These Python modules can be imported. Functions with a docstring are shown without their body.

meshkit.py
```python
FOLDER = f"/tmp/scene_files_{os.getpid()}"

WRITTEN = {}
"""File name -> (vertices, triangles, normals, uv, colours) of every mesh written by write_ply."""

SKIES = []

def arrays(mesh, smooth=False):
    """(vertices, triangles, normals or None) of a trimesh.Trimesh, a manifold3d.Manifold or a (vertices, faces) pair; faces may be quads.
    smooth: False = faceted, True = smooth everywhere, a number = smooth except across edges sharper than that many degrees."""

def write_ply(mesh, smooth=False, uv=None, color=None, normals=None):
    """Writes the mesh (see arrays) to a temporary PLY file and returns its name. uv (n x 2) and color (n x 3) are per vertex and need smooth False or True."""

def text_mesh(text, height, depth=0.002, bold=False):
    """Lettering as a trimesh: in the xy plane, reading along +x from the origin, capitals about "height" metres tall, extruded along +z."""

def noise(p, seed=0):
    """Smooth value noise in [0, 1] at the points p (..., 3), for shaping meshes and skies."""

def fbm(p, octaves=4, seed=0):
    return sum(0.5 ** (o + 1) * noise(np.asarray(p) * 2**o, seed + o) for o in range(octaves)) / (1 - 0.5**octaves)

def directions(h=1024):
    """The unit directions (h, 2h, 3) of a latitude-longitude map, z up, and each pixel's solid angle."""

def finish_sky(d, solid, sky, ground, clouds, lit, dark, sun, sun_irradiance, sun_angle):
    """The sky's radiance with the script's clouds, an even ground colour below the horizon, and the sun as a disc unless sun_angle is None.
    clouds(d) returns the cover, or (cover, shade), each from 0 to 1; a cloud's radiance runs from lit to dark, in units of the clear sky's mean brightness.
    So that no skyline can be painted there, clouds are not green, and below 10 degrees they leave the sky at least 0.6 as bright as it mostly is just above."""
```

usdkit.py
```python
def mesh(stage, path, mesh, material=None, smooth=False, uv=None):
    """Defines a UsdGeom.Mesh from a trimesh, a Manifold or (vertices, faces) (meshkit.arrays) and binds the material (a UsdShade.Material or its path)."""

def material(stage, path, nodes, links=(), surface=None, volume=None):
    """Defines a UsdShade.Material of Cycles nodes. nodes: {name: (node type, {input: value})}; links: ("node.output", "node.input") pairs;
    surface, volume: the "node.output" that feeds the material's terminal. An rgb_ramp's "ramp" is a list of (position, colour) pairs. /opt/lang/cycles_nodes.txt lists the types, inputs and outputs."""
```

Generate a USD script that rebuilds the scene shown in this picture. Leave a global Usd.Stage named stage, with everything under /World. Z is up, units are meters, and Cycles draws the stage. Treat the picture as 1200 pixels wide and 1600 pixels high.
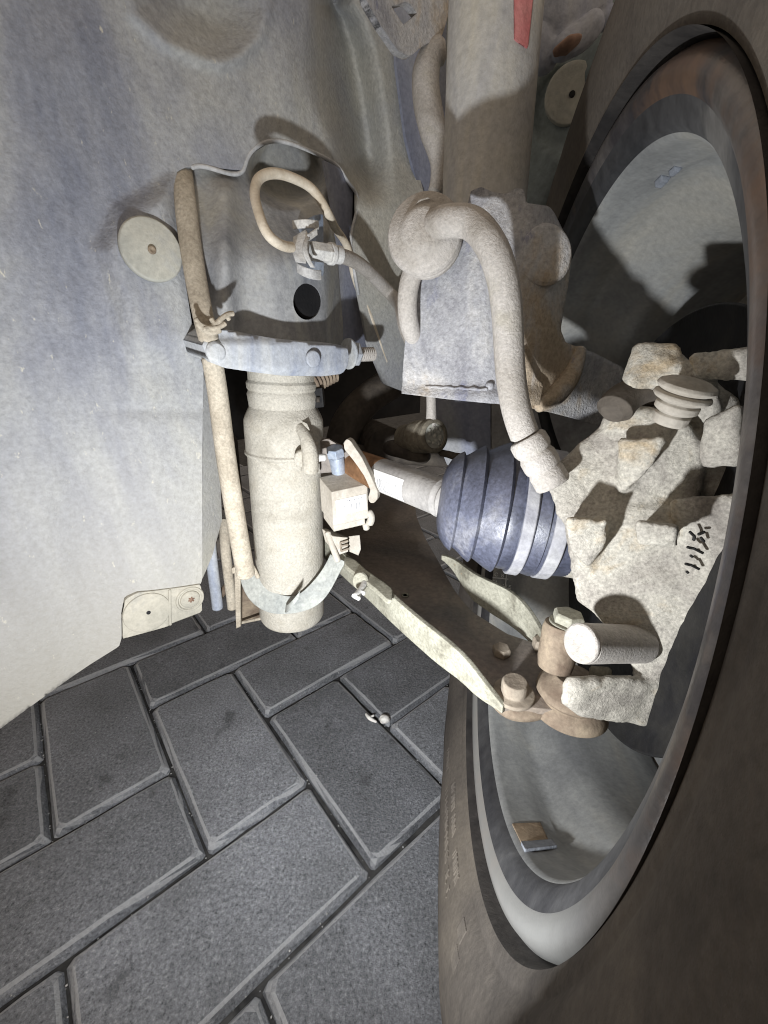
import math, random
import numpy as np, trimesh, manifold3d as mf, shapely
from shapely.geometry import Polygon
from scipy.spatial import Delaunay
from scipy.interpolate import CubicSpline
import usdkit, meshkit
from pxr import Usd, UsdGeom, UsdLux, UsdShade, Gf, Sdf

random.seed(7); rng = np.random.default_rng(7)
stage = Usd.Stage.CreateInMemory()
UsdGeom.SetStageUpAxis(stage, UsdGeom.Tokens.z); UsdGeom.SetStageMetersPerUnit(stage, 1.0)
world = UsdGeom.Xform.Define(stage, '/World'); stage.SetDefaultPrim(world.GetPrim())
UsdGeom.Scope.Define(stage, '/World/Looks')

# ------------------------------------------------------------------ camera, lamp, ambient
FOC, PITCH, CAMH = 655.7, 0.3951, 0.4044
EXPOSURE = 0.12
LAMP_POS, LAMP_AIM, LAMP_POWER, LAMP_R = (-0.05, 0.055, 0.25), (-0.05, 0.36, 0.25), 0.50, 0.008
AMBIENT, AMBIENT_COL = 0.50, (1.0, 0.845, 0.69)
cam = UsdGeom.Camera.Define(stage, '/World/camera')
cam.AddTranslateOp().Set(Gf.Vec3d(0, 0, CAMH)); cam.AddRotateXOp().Set(90 - math.degrees(PITCH))
cam.CreateHorizontalApertureAttr(36.0); cam.CreateVerticalApertureAttr(48.0)
cam.CreateFocalLengthAttr(36.0 * FOC / 1200); cam.CreateClippingRangeAttr(Gf.Vec2f(0.005, 100))
cam.CreateExposureAttr(EXPOSURE)
dome = UsdLux.DomeLight.Define(stage, '/World/sky')
dm = usdkit.material(stage, '/World/Looks/night_air', {'b': ('background_shader', {'color': AMBIENT_COL, 'strength': AMBIENT})}, surface='b.background')
UsdShade.MaterialBindingAPI.Apply(dome.GetPrim()).Bind(dm)
dome.GetPrim().SetCustomDataByKey('kind', 'structure')
lamp = UsdLux.DiskLight.Define(stage, '/World/hand_torch_light')
_z = -(np.array(LAMP_AIM) - np.array(LAMP_POS)); _z /= np.linalg.norm(_z)
_x = np.cross([0, 0, 1], _z); _x /= np.linalg.norm(_x); _y = np.cross(_z, _x)
M4 = Gf.Matrix4d(*_x, 0, *_y, 0, *_z, 0, *LAMP_POS, 1)
lamp.AddTransformOp().Set(M4)
lamp.CreateRadiusAttr(LAMP_R); lamp.CreateNormalizeAttr(True); lamp.CreateIntensityAttr(LAMP_POWER); lamp.CreateColorAttr(Gf.Vec3f(0.955, 0.98, 1.0))

# ------------------------------------------------------------------ measuring helpers (a viewing ray met with a real surface)
CA, SA = math.cos(PITCH), math.sin(PITCH)
EYE = np.array([0, 0, CAMH])
V = lambda *a: np.array(a, float)
def unit(v): v = np.asarray(v, float); return v / np.linalg.norm(v)
def ray(px, py):
    x, up = (px - 600) / FOC, -(py - 800) / FOC
    return V(x, CA + up * SA, -SA + up * CA)
def P(px, py, y): d = ray(px, py); return EYE + d * (y / d[1])
def PZ(px, py, z): d = ray(px, py); return EYE + d * ((z - CAMH) / d[2])
FWD = V(.766, .643, 0); WN = V(.643, -.766, 0); WA = V(-.115, .35, 0)      # wheelhouse inner wall: direction, normal, a point
def W(px, py, off=0.0):
    d = ray(px, py); return EYE + d * ((WN @ (WA + WN * off - EYE)) / (WN @ d))

# ------------------------------------------------------------------ stage helpers
used = {}
def numbered(path):
    k = used.get(path, -1) + 1; used[path] = k
    return path if k == 0 else f'{path}_{k:03d}'
bases = {}
def setdata(prim, **kw):
    for k, v in kw.items():
        if v: prim.SetCustomDataByKey(k, v)
def thing(name, label, category=None, base=(0, 0, 0), group=None, kind=None):
    path = numbered('/World/' + name)
    x = UsdGeom.Xform.Define(stage, path); x.AddTranslateOp().Set(Gf.Vec3d(*map(float, base)))
    bases[path] = np.asarray(base, float)
    setdata(x.GetPrim(), label=label, category=category, group=group, kind=kind)
    return path
def part(parent, name, mesh, mat, smooth=35, label=None, kind=None):
    root = '/'.join(parent.split('/')[:3])
    path = numbered(parent + '/' + name)
    v, f = mesh_vf(mesh)
    m = usdkit.mesh(stage, path, (v - bases[root], f), mat, smooth=smooth)
    setdata(m.GetPrim(), label=label, kind=kind)
    return path
def mesh_vf(m):
    if hasattr(m, 'to_mesh'):
        q = m.to_mesh(); return np.array(q.vert_properties[:, :3], float), np.array(q.tri_verts)
    if isinstance(m, tuple): return np.asarray(m[0], float), np.asarray(m[1], int)
    return np.array(m.vertices), np.array(m.faces)
def cat(*ms):
    vs, fs, n = [], [], 0
    for m in ms:
        v, f = mesh_vf(m); vs.append(v); fs.append(f + n); n += len(v)
    return np.vstack(vs), np.vstack(fs)

# ------------------------------------------------------------------ materials
def dusty(name, stops, scale=9, stretch=(1, 1, 1), fine=160, grain=.22, rough=.85, bump=.25, bump_scale=420, metal=0., bev=.0012,
          spot=None, spot_scale=30, spot_at=(.60, .68), spec=.3, distort=.6, mud_or_glint=None):
    n = {'g': ('geometry', {}), 'm': ('mapping', {'scale': stretch}),
         'n1': ('noise_texture', {'scale': scale, 'detail': 7, 'roughness': .62, 'distortion': distort}),
         'r1': ('rgb_ramp', {'ramp': stops}),
         'n2': ('noise_texture', {'scale': fine, 'detail': 4, 'roughness': .7}),
         'r2': ('rgb_ramp', {'ramp': [(.3, (1 - grain,) * 3), (.7, (1 + grain,) * 3)]}),
         'mul': ('mix', {'mix_type': 'multiply', 'fac': 1.0}),
         'n3': ('noise_texture', {'scale': bump_scale, 'detail': 5, 'roughness': .65}),
         'bv': ('bevel', {'radius': bev, 'samples': 4}),
         'bp': ('bump', {'strength': bump, 'distance': .002}),
         'p': ('principled_bsdf', {'roughness': rough, 'metallic': metal, 'specular_ior_level': spec})}
    l = [('g.position', 'm.vector'), ('m.vector', 'n1.vector'), ('n1.fac', 'r1.fac'), ('g.position', 'n2.vector'), ('n2.fac', 'r2.fac'),
         ('r1.color', 'mul.color1'), ('r2.color', 'mul.color2'), ('g.position', 'n3.vector'), ('n3.fac', 'bp.height'), ('bp.normal', 'p.normal')]
    if bev: l.append(('bv.bevel', 'bp.normal'))
    else: n.pop('bv')
    col = 'mul.color'
    if spot:
        n['n4'] = ('noise_texture', {'scale': spot_scale, 'detail': 6, 'roughness': .7}); n['r4'] = ('rgb_ramp', {'ramp': [(spot_at[0], (0, 0, 0)), (spot_at[1], (1, 1, 1))]})
        n['mx'] = ('mix', {'mix_type': 'mix', 'color2': spot})
        l += [('m.vector', 'n4.vector'), ('n4.fac', 'r4.fac'), ('r4.color', 'mx.fac'), (col, 'mx.color1')]; col = 'mx.color'
    if mud_or_glint:      # lower tint with a ragged upper limit: liner dirt, and highlight painted on the lip
        n['sz'] = ('separate_xyz', {}); n['ma'] = ('math', {'math_type': 'multiply_add', 'value2': .22, 'value3': -.11}); n['mb'] = ('math', {'math_type': 'add'})
        n['mr'] = ('map_range', {'from_min': mud_or_glint[1], 'from_max': mud_or_glint[2], 'to_min': 0., 'to_max': mud_or_glint[3] if len(mud_or_glint) > 3 else .85, 'clamp': True}); n['mm'] = ('mix', {'mix_type': 'mix', 'color2': mud_or_glint[0]})
        l += [('g.position', 'sz.vector'), ('n1.fac', 'ma.value1'), ('sz.z', 'mb.value1'), ('ma.value', 'mb.value2'), ('mb.value', 'mr.value'), ('mr.result', 'mm.fac'), (col, 'mm.color1')]; col = 'mm.color'
    l.append((col, 'p.base_color'))
    return usdkit.material(stage, '/World/Looks/' + name, n, l, surface='p.BSDF')
M = {}
M['liner'] = dusty('liner_plastic', [(.32, (.14, .155, .205)), (.44, (.25, .26, .295)), (.53, (.335, .34, .345)), (.62, (.40, .395, .365)), (.72, (.47, .45, .39))], scale=5.5, stretch=(1.3, 1.3, .55), fine=300, grain=.20, bump=.4, bev=0, rough=.7, spec=.4, spot=(.52, .50, .44), spot_scale=170, spot_at=(.64, .70), mud_or_glint=((.42, .39, .32), .38, .08))
M['liner_blue'] = dusty('liner_blue', [(.34, (.15, .165, .23)), (.5, (.25, .265, .33)), (.66, (.34, .345, .36))], scale=8, stretch=(1.5, 1.5, .4), fine=230, grain=.18, bev=0, rough=.7, spec=.4)
M['liner_teal'] = dusty('liner_teal', [(.34, (.13, .155, .165)), (.52, (.21, .245, .245)), (.68, (.40, .41, .33))], scale=9, stretch=(1.2, 1.2, .6), fine=200, grain=.2, bev=0, rough=.75)
M['rim_edge'] = dusty('edge_highlight_and_grit', [(.4, (.40, .41, .42)), (.6, (.55, .55, .55))], scale=40)  # paler than the liner, painting its edge highlight; the grit shares it
M['tab'] = dusty('tab_plastic', [(.36, (.31, .295, .25)), (.55, (.40, .375, .315)), (.7, (.31, .30, .27))], scale=22, fine=300, grain=.12, bump=.3)
M['cap'] = dusty('cap_plastic', [(.36, (.35, .35, .315)), (.55, (.45, .44, .385)), (.7, (.38, .385, .37))], scale=30, fine=300, grain=.12)
M['canister'] = dusty('canister_dust', [(.34, (.37, .345, .295)), (.5, (.475, .45, .395)), (.66, (.42, .39, .33))], scale=26, fine=520, grain=.20, bump=.55, bump_scale=600, spot=(.30, .26, .20), spot_scale=150, spot_at=(.66, .74))
M['conduit'] = dusty('conduit_dust', [(.36, (.36, .315, .25)), (.6, (.48, .43, .35))], scale=40, fine=500, grain=.28)
M['shelf'] = dusty('shelf_plastic', [(.34, (.25, .28, .36)), (.5, (.42, .44, .47)), (.66, (.54, .54, .52))], scale=14, stretch=(1.6, 1.6, .4), fine=330, grain=.18)
M['shield'] = dusty('shield_plastic', [(.34, (.20, .205, .22)), (.48, (.33, .335, .34)), (.62, (.43, .42, .38))], scale=12, stretch=(1.5, 1.5, .5), fine=300, grain=.18, bev=0)
M['pipe'] = dusty('pipe_cream', [(.36, (.55, .47, .36)), (.6, (.70, .63, .52))], scale=60, fine=500, grain=.1, rough=.6)
M['hose'] = dusty('hose_dust', [(.34, (.36, .33, .295)), (.55, (.48, .45, .42)), (.7, (.42, .39, .34))], scale=30, fine=560, grain=.20, bump=.45, bump_scale=800)
M['whiteclip'] = dusty('white_clip', [(.4, (.50, .50, .50)), (.6, (.66, .65, .62))], scale=60, fine=500)
M['bracket'] = dusty('bracket_steel', [(.34, (.24, .24, .265)), (.46, (.36, .36, .38)), (.56, (.47, .46, .455)), (.66, (.42, .34, .25))], scale=17, stretch=(1.2, 1.2, .7), fine=420, grain=.26, bump=.6, bump_scale=500, spot=(.16, .17, .26), spot_scale=24, spot_at=(.60, .72))
M['strut'] = dusty('strut_tube', [(.34, (.30, .30, .32)), (.5, (.42, .41, .39)), (.66, (.50, .47, .40))], scale=14, stretch=(1.5, 1.5, .5), fine=260, grain=.16)
M['sticker'] = dusty('red_sticker', [(.4, (.50, .16, .16)), (.62, (.60, .25, .24))], scale=40, fine=200, rough=.6, spot=(.66, .46, .42), spot_scale=60, spot_at=(.60, .64))
M['cast'] = dusty('cast_iron_dust', [(.33, (.21, .19, .17)), (.45, (.345, .32, .285)), (.57, (.46, .435, .38)), (.67, (.42, .34, .235))], scale=22, fine=560, grain=.36, bump=.45, bump_scale=900)
M['castdark'] = dusty('cast_rust', [(.36, (.13, .07, .05)), (.6, (.24, .15, .11))], scale=30, fine=300)
M['arm'] = dusty('arm_paint', [(.34, (.10, .094, .092)), (.52, (.19, .16, .138)), (.68, (.29, .24, .195))], scale=10, fine=260, grain=.25, rough=.55, spec=.5, bump=.25)
M['flange'] = dusty('flange_dust', [(.34, (.17, .16, .125)), (.48, (.30, .29, .235)), (.66, (.38, .37, .305))], scale=26, fine=420, grain=.3, spot=(.40, .25, .12), spot_scale=40, spot_at=(.66, .74))
M['rust'] = dusty('rusty_joint', [(.34, (.12, .085, .062)), (.5, (.21, .165, .122)), (.66, (.31, .25, .18))], scale=34, fine=300, grain=.2)
M['boltdust'] = dusty('bolt_dust', [(.36, (.20, .165, .13)), (.6, (.32, .275, .22))], scale=60)
M['bluesteel'] = dusty('blue_steel', [(.36, (.28, .34, .45)), (.6, (.45, .50, .58))], scale=60, rough=.45, metal=.3)
M['boot'] = dusty('boot_rubber', [(.36, (.036, .040, .060)), (.58, (.085, .092, .132)), (.72, (.24, .24, .26))], scale=22, stretch=(1, 1, .5), fine=420, grain=.4, rough=.40, spec=.9, bump=.12, bev=0)
M['band'] = dusty('grey_band', [(.36, (.26, .26, .29)), (.6, (.40, .40, .41))], scale=30, rough=.6)
M['shaft'] = dusty('shaft_paint', [(.36, (.24, .23, .225)), (.6, (.37, .355, .34))], scale=26, fine=300, grain=.16)
M['shaftrust'] = dusty('shaft_rust', [(.36, (.13, .065, .03)), (.6, (.26, .14, .07))], scale=40)
M['label'] = dusty('white_label', [(.36, (.72, .72, .71)), (.6, (.82, .82, .80))], scale=60, grain=.08, bump=.1)
M['ink'] = dusty('label_ink', [(.36, (.20, .20, .22)), (.6, (.34, .34, .35))], scale=90, bev=0)
M['sensor'] = dusty('sensor_plastic', [(.36, (.38, .345, .295)), (.6, (.50, .465, .41))], scale=40, fine=400, grain=.12)
M['rimgroove'] = dusty('rim_groove', [(.36, (.038, .038, .042)), (.6, (.085, .085, .088)), (.7, (.17, .165, .16))], scale=14, rough=.45, metal=.2, bev=0, bump=.1)
M['rimpaint'] = dusty('rim_paint', [(.33, (.21, .215, .22)), (.5, (.32, .325, .32)), (.66, (.41, .395, .355))], scale=9, stretch=(2.2, .8, .8), fine=300, grain=.16, rough=.42, metal=.15, spec=.5, bump=.08, bev=0)
M['rimlip'] = dusty('rim_lip', [(.34, (.030, .029, .038)), (.5, (.075, .068, .072)), (.64, (.17, .155, .145))], scale=11, fine=300, grain=.22, rough=.36, metal=.35, spec=.6, bump=.12, bev=0, spot=(.20, .125, .085), spot_scale=8, spot_at=(.52, .66), mud_or_glint=((.46, .46, .44), .33, .20, .66))  # pale lower tint paints the lamp highlight into the lip colour
M['weight'] = dusty('lead_weight', [(.36, (.22, .24, .28)), (.6, (.32, .34, .38))], scale=50, rough=.5)
M['tape'] = dusty('brown_tape', [(.36, (.26, .19, .13)), (.6, (.40, .31, .22))], scale=60)
M['tyre'] = dusty('tyre_rubber', [(.33, (.050, .044, .040)), (.5, (.098, .086, .075)), (.68, (.155, .135, .112))], scale=7, fine=330, grain=.2, rough=.8, bump=.3, bev=0, distort=.7)
M['bead'] = dusty('tyre_bead_shade', [(.36, (.020, .018, .018)), (.6, (.05, .045, .042))], scale=20, bev=0)  # dark tone paints the shadow line between lip and tyre
M['black'] = dusty('black_plastic', [(.4, (.010, .010, .012)), (.6, (.022, .021, .02))], scale=30, rough=.6)
M['dark'] = dusty('dark_cavity', [(.4, (.006, .006, .007)), (.6, (.016, .015, .015))], scale=12, rough=.8, bev=0)
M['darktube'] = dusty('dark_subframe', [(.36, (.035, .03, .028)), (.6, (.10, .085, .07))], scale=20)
M['grey_tape'] = dusty('grey_tape', [(.36, (.26, .275, .27)), (.6, (.40, .41, .385))], scale=30, fine=300, rough=.7)
M['sand'] = dusty('joint_sand', [(.36, (.016, .016, .017)), (.6, (.05, .049, .048))], scale=60, bev=0)
M['olive'] = dusty('olive_dust', [(.36, (.13, .115, .09)), (.6, (.23, .205, .16))], scale=40, fine=400, grain=.25)
M['white'] = dusty('white_paper', [(.4, (.70, .69, .66)), (.6, (.82, .81, .78))], scale=80)
def paver_mat(i, k):
    n = {'g': ('geometry', {}), 'n1': ('noise_texture', {'scale': 420, 'detail': 5, 'roughness': .75}),
         'r1': ('rgb_ramp', {'ramp': [(.28, (.030, .031, .033)), (.42, (.155, .163, .178)), (.56, (.235, .246, .266)), (.66, (.34, .352, .372)), (.76, (.50, .505, .51))]}),
         'n2': ('noise_texture', {'scale': 11, 'detail': 5, 'roughness': .6}), 'r2': ('rgb_ramp', {'ramp': [(.30, (.72 * k,) * 3), (.7, (1.25 * k, 1.25 * k, 1.28 * k))]}),
         'v': ('noise_texture', {'scale': 24, 'detail': 3, 'roughness': .5}), 'rv': ('rgb_ramp', {'ramp': [(.64, (1, 1, 1)), (.71, (.58, .58, .58))]}),
         'mul': ('mix', {'mix_type': 'multiply', 'fac': 1.}), 'mul2': ('mix', {'mix_type': 'multiply', 'fac': 1.}),
         # pale tint paints the lit highlight on the chamfers: picked by the face's own slope
         'sx': ('separate_xyz', {}), 'rz': ('rgb_ramp', {'ramp': [(.55, (0, 0, 0)), (.70, (1, 1, 1)), (.90, (.9, .9, .9)), (.97, (0, 0, 0))]}),
         'ch': ('mix', {'mix_type': 'mix', 'color2': (.56, .57, .59)}), 'chm': ('mix', {'mix_type': 'multiply', 'fac': 1., 'color2': (.55, .55, .55)}),
         'bv': ('bevel', {'radius': .002, 'samples': 4}), 'bp': ('bump', {'strength': .9, 'distance': .0028}),
         'n3': ('noise_texture', {'scale': 560, 'detail': 5, 'roughness': .7}),
         'p': ('principled_bsdf', {'roughness': .78, 'specular_ior_level': .35})}
    l = [('g.position', 'n1.vector'), ('n1.fac', 'r1.fac'), ('g.position', 'n2.vector'), ('n2.fac', 'r2.fac'), ('g.position', 'v.vector'), ('v.fac', 'rv.fac'),
         ('r1.color', 'mul.color1'), ('r2.color', 'mul.color2'), ('mul.color', 'mul2.color1'), ('rv.color', 'mul2.color2'),
         ('g.normal', 'sx.vector'), ('sx.z', 'rz.fac'), ('rz.color', 'chm.color1'), ('chm.color', 'ch.fac'), ('mul2.color', 'ch.color1'), ('ch.color', 'p.base_color'),
         ('g.position', 'n3.vector'), ('n3.fac', 'bp.height'), ('bv.bevel', 'bp.normal'), ('bp.normal', 'p.normal')]
    return usdkit.material(stage, f'/World/Looks/paver_concrete_{i}', n, l, surface='p.BSDF')
PAV = [paver_mat(i, k) for i, k in enumerate((.84, 1., 1.14))]

# ------------------------------------------------------------------ mesh helpers
def resample(pts, n, t=None):
    pts = np.asarray(pts, float); t = np.r_[0, np.cumsum(np.linalg.norm(np.diff(pts, axis=0), axis=1))] if t is None else t
    if len(pts) == 2: return pts[0] + np.linspace(0, 1, n)[:, None] * (pts[1] - pts[0])
    return CubicSpline(t, pts)(np.linspace(0, t[-1], n))
def tube(pts, r, n=40, k=16, flat=1.0, flat_dir=None):
    """A round (or flattened) bar along a smooth path; r may vary along it."""
    c = resample(pts, n); r = np.interp(np.linspace(0, 1, n), np.linspace(0, 1, len(np.atleast_1d(r))), np.atleast_1d(r)) if np.ndim(r) else np.full(n, r)
    t = np.gradient(c, axis=0); t /= np.linalg.norm(t, axis=1)[:, None]
    u = np.cross(t[0], [0, 0, 1.0] if abs(t[0][2]) < .9 else [1.0, 0, 0]) if flat_dir is None else np.asarray(flat_dir, float)
    us = []
    for i in range(n):
        u = u - t[i] * (u @ t[i]); u = unit(u); us.append(u)
    us = np.array(us); vs = np.cross(t, us)
    # rounded ends
    cs, ts, R = [c[0] - t[0] * r[0] * .35], [0], [r[0] * .6]
    cs += list(c); R += list(r); cs.append(c[-1] + t[-1] * r[-1] * .35); R.append(r[-1] * .6)
    us = np.vstack([us[:1], us, us[-1:]]); vs = np.vstack([vs[:1], vs, vs[-1:]]); cs = np.array(cs); R = np.array(R); m = len(cs)
    a = np.linspace(0, 2 * np.pi, k, endpoint=False)
    v = cs[:, None] + R[:, None, None] * (np.cos(a)[None, :, None] * us[:, None] + flat * np.sin(a)[None, :, None] * vs[:, None])
    return grid(v.reshape(-1, 3), m, k, True)
def grid(v, m, k, closed, caps=True):
    f = []
    for i in range(m - 1):
        for j in range(k if closed else k - 1):
            a, b, c, d = i * k + j, i * k + (j + 1) % k, (i + 1) * k + (j + 1) % k, (i + 1) * k + j
            f += [[a, b, c], [a, c, d]]
    if closed and caps:
        v = np.vstack([v, v[:k].mean(0), v[-k:].mean(0)]); n = len(v)
        for j in range(k):
            f.append([n - 2, (j + 1) % k, j]); f.append([n - 1, (m - 1) * k + j, (m - 1) * k + (j + 1) % k])
    t = trimesh.Trimesh(v, f, process=False)
    if closed and caps and t.volume < 0: t.invert()
    return np.array(t.vertices), np.array(t.faces)
def frame(axis, up=(0, 0, 1)):
    a = unit(axis); e = np.cross(up, a)
    if np.linalg.norm(e) < 1e-3: e = np.cross([1, 0, 0], a)
    e = unit(e); return a, e, np.cross(a, e)
def revolve(prof, base, axis, k=48, arc=None, up=(0, 0, 1)):
    """prof: (radius, distance along the axis) pairs."""
    a, e1, e2 = frame(axis, up); prof = np.asarray(prof, float)
    T = np.linspace(0, 2 * np.pi, k, endpoint=False) if arc is None else np.linspace(arc[0], arc[1], k)
    v = np.asarray(base)[None, None] + prof[:, 1][:, None, None] * a + prof[:, 0][:, None, None] * (np.cos(T)[None, :, None] * e1 + np.sin(T)[None, :, None] * e2)
    return grid(v.reshape(-1, 3), len(prof), k, arc is None, caps=arc is None)
def sheet(outline, surf, back, step=8, holes=()):
    """A sheet of real thickness whose outline is given in measuring coordinates; surf(px,py) is its face, back the vector to its rear."""
    poly = Polygon(outline, holes).buffer(0)
    if poly.geom_type != 'Polygon': poly = max(poly.geoms, key=lambda g: g.area)
    pts = []
    for ring in [poly.exterior, *poly.interiors]:
        n = max(6, int(ring.length / step)); 
        cs = np.array(ring.coords)[:-1]; q = [np.array(ring.interpolate(i / n, normalized=True).coords[0]) for i in range(n)]
        pts += q
    nb = len(pts)
    x0, y0, x1, y1 = poly.bounds
    gx, gy = np.meshgrid(np.arange(x0, x1, step), np.arange(y0, y1, step * .866))
    gx = gx + (np.arange(gx.shape[0]) % 2)[:, None] * step / 2
    g = np.c_[gx.ravel(), gy.ravel()]; inner = poly.buffer(-step * .55)
    if not inner.is_empty: pts += list(g[shapely.contains_xy(inner, g[:, 0], g[:, 1])])
    pts = np.array(pts)
    tri = Delaunay(pts + 1e-5 * rng.standard_normal(pts.shape)).simplices
    cen = pts[tri].mean(1); tri = tri[shapely.contains_xy(poly.buffer(step * .06), cen[:, 0], cen[:, 1])]
    F = np.array([surf(x, y) for x, y in pts]); back = np.asarray(back, float)
    B = F + back; n = len(pts)
    e1, e2 = F[tri[:, 1]] - F[tri[:, 0]], F[tri[:, 2]] - F[tri[:, 0]]
    nrm = np.cross(e1, e2); flip = (nrm @ back) > 0
    tri[flip] = tri[flip][:, ::-1]
    ed = {}
    for a, b, c in tri:
        for s, t in ((a, b), (b, c), (c, a)):
            if (t, s) in ed: ed.pop((t, s))
            else: ed[(s, t)] = 1
    side = []
    for s, t in ed: side += [[t, s, s + n], [t, s + n, t + n]]
    return np.vstack([F, B]), np.vstack([tri, tri[:, ::-1] + n, np.array(side)])
def hull(pts, r=.002):
    s = mf.Manifold.sphere(r, 12)
    return mf.Manifold.batch_hull([s.translate([float(c) for c in p]) for p in pts])
def hullv(pts): 
    t = trimesh.convex.convex_hull(np.array(pts)); return np.array(t.vertices), np.array(t.faces)
def casting(lumps, length=.0022, taubin=14, amp=.0007, scale=260, seed=1):
    m = lumps[0]
    for l in lumps[1:]: m = m + l
    m = m.refine_to_length(length); v, f = mesh_vf(m)
    t = trimesh.Trimesh(v, f, process=False); trimesh.smoothing.filter_taubin(t, iterations=taubin)
    n = np.array(t.vertex_normals); w = np.array(t.vertices)
    w = w + n * ((meshkit.fbm(w * scale, 3, seed) - .5) * 2 * amp + (meshkit.fbm(w * 60, 2, seed + 5) - .5) * 2.2 * amp)[:, None]
    return w, f
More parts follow.
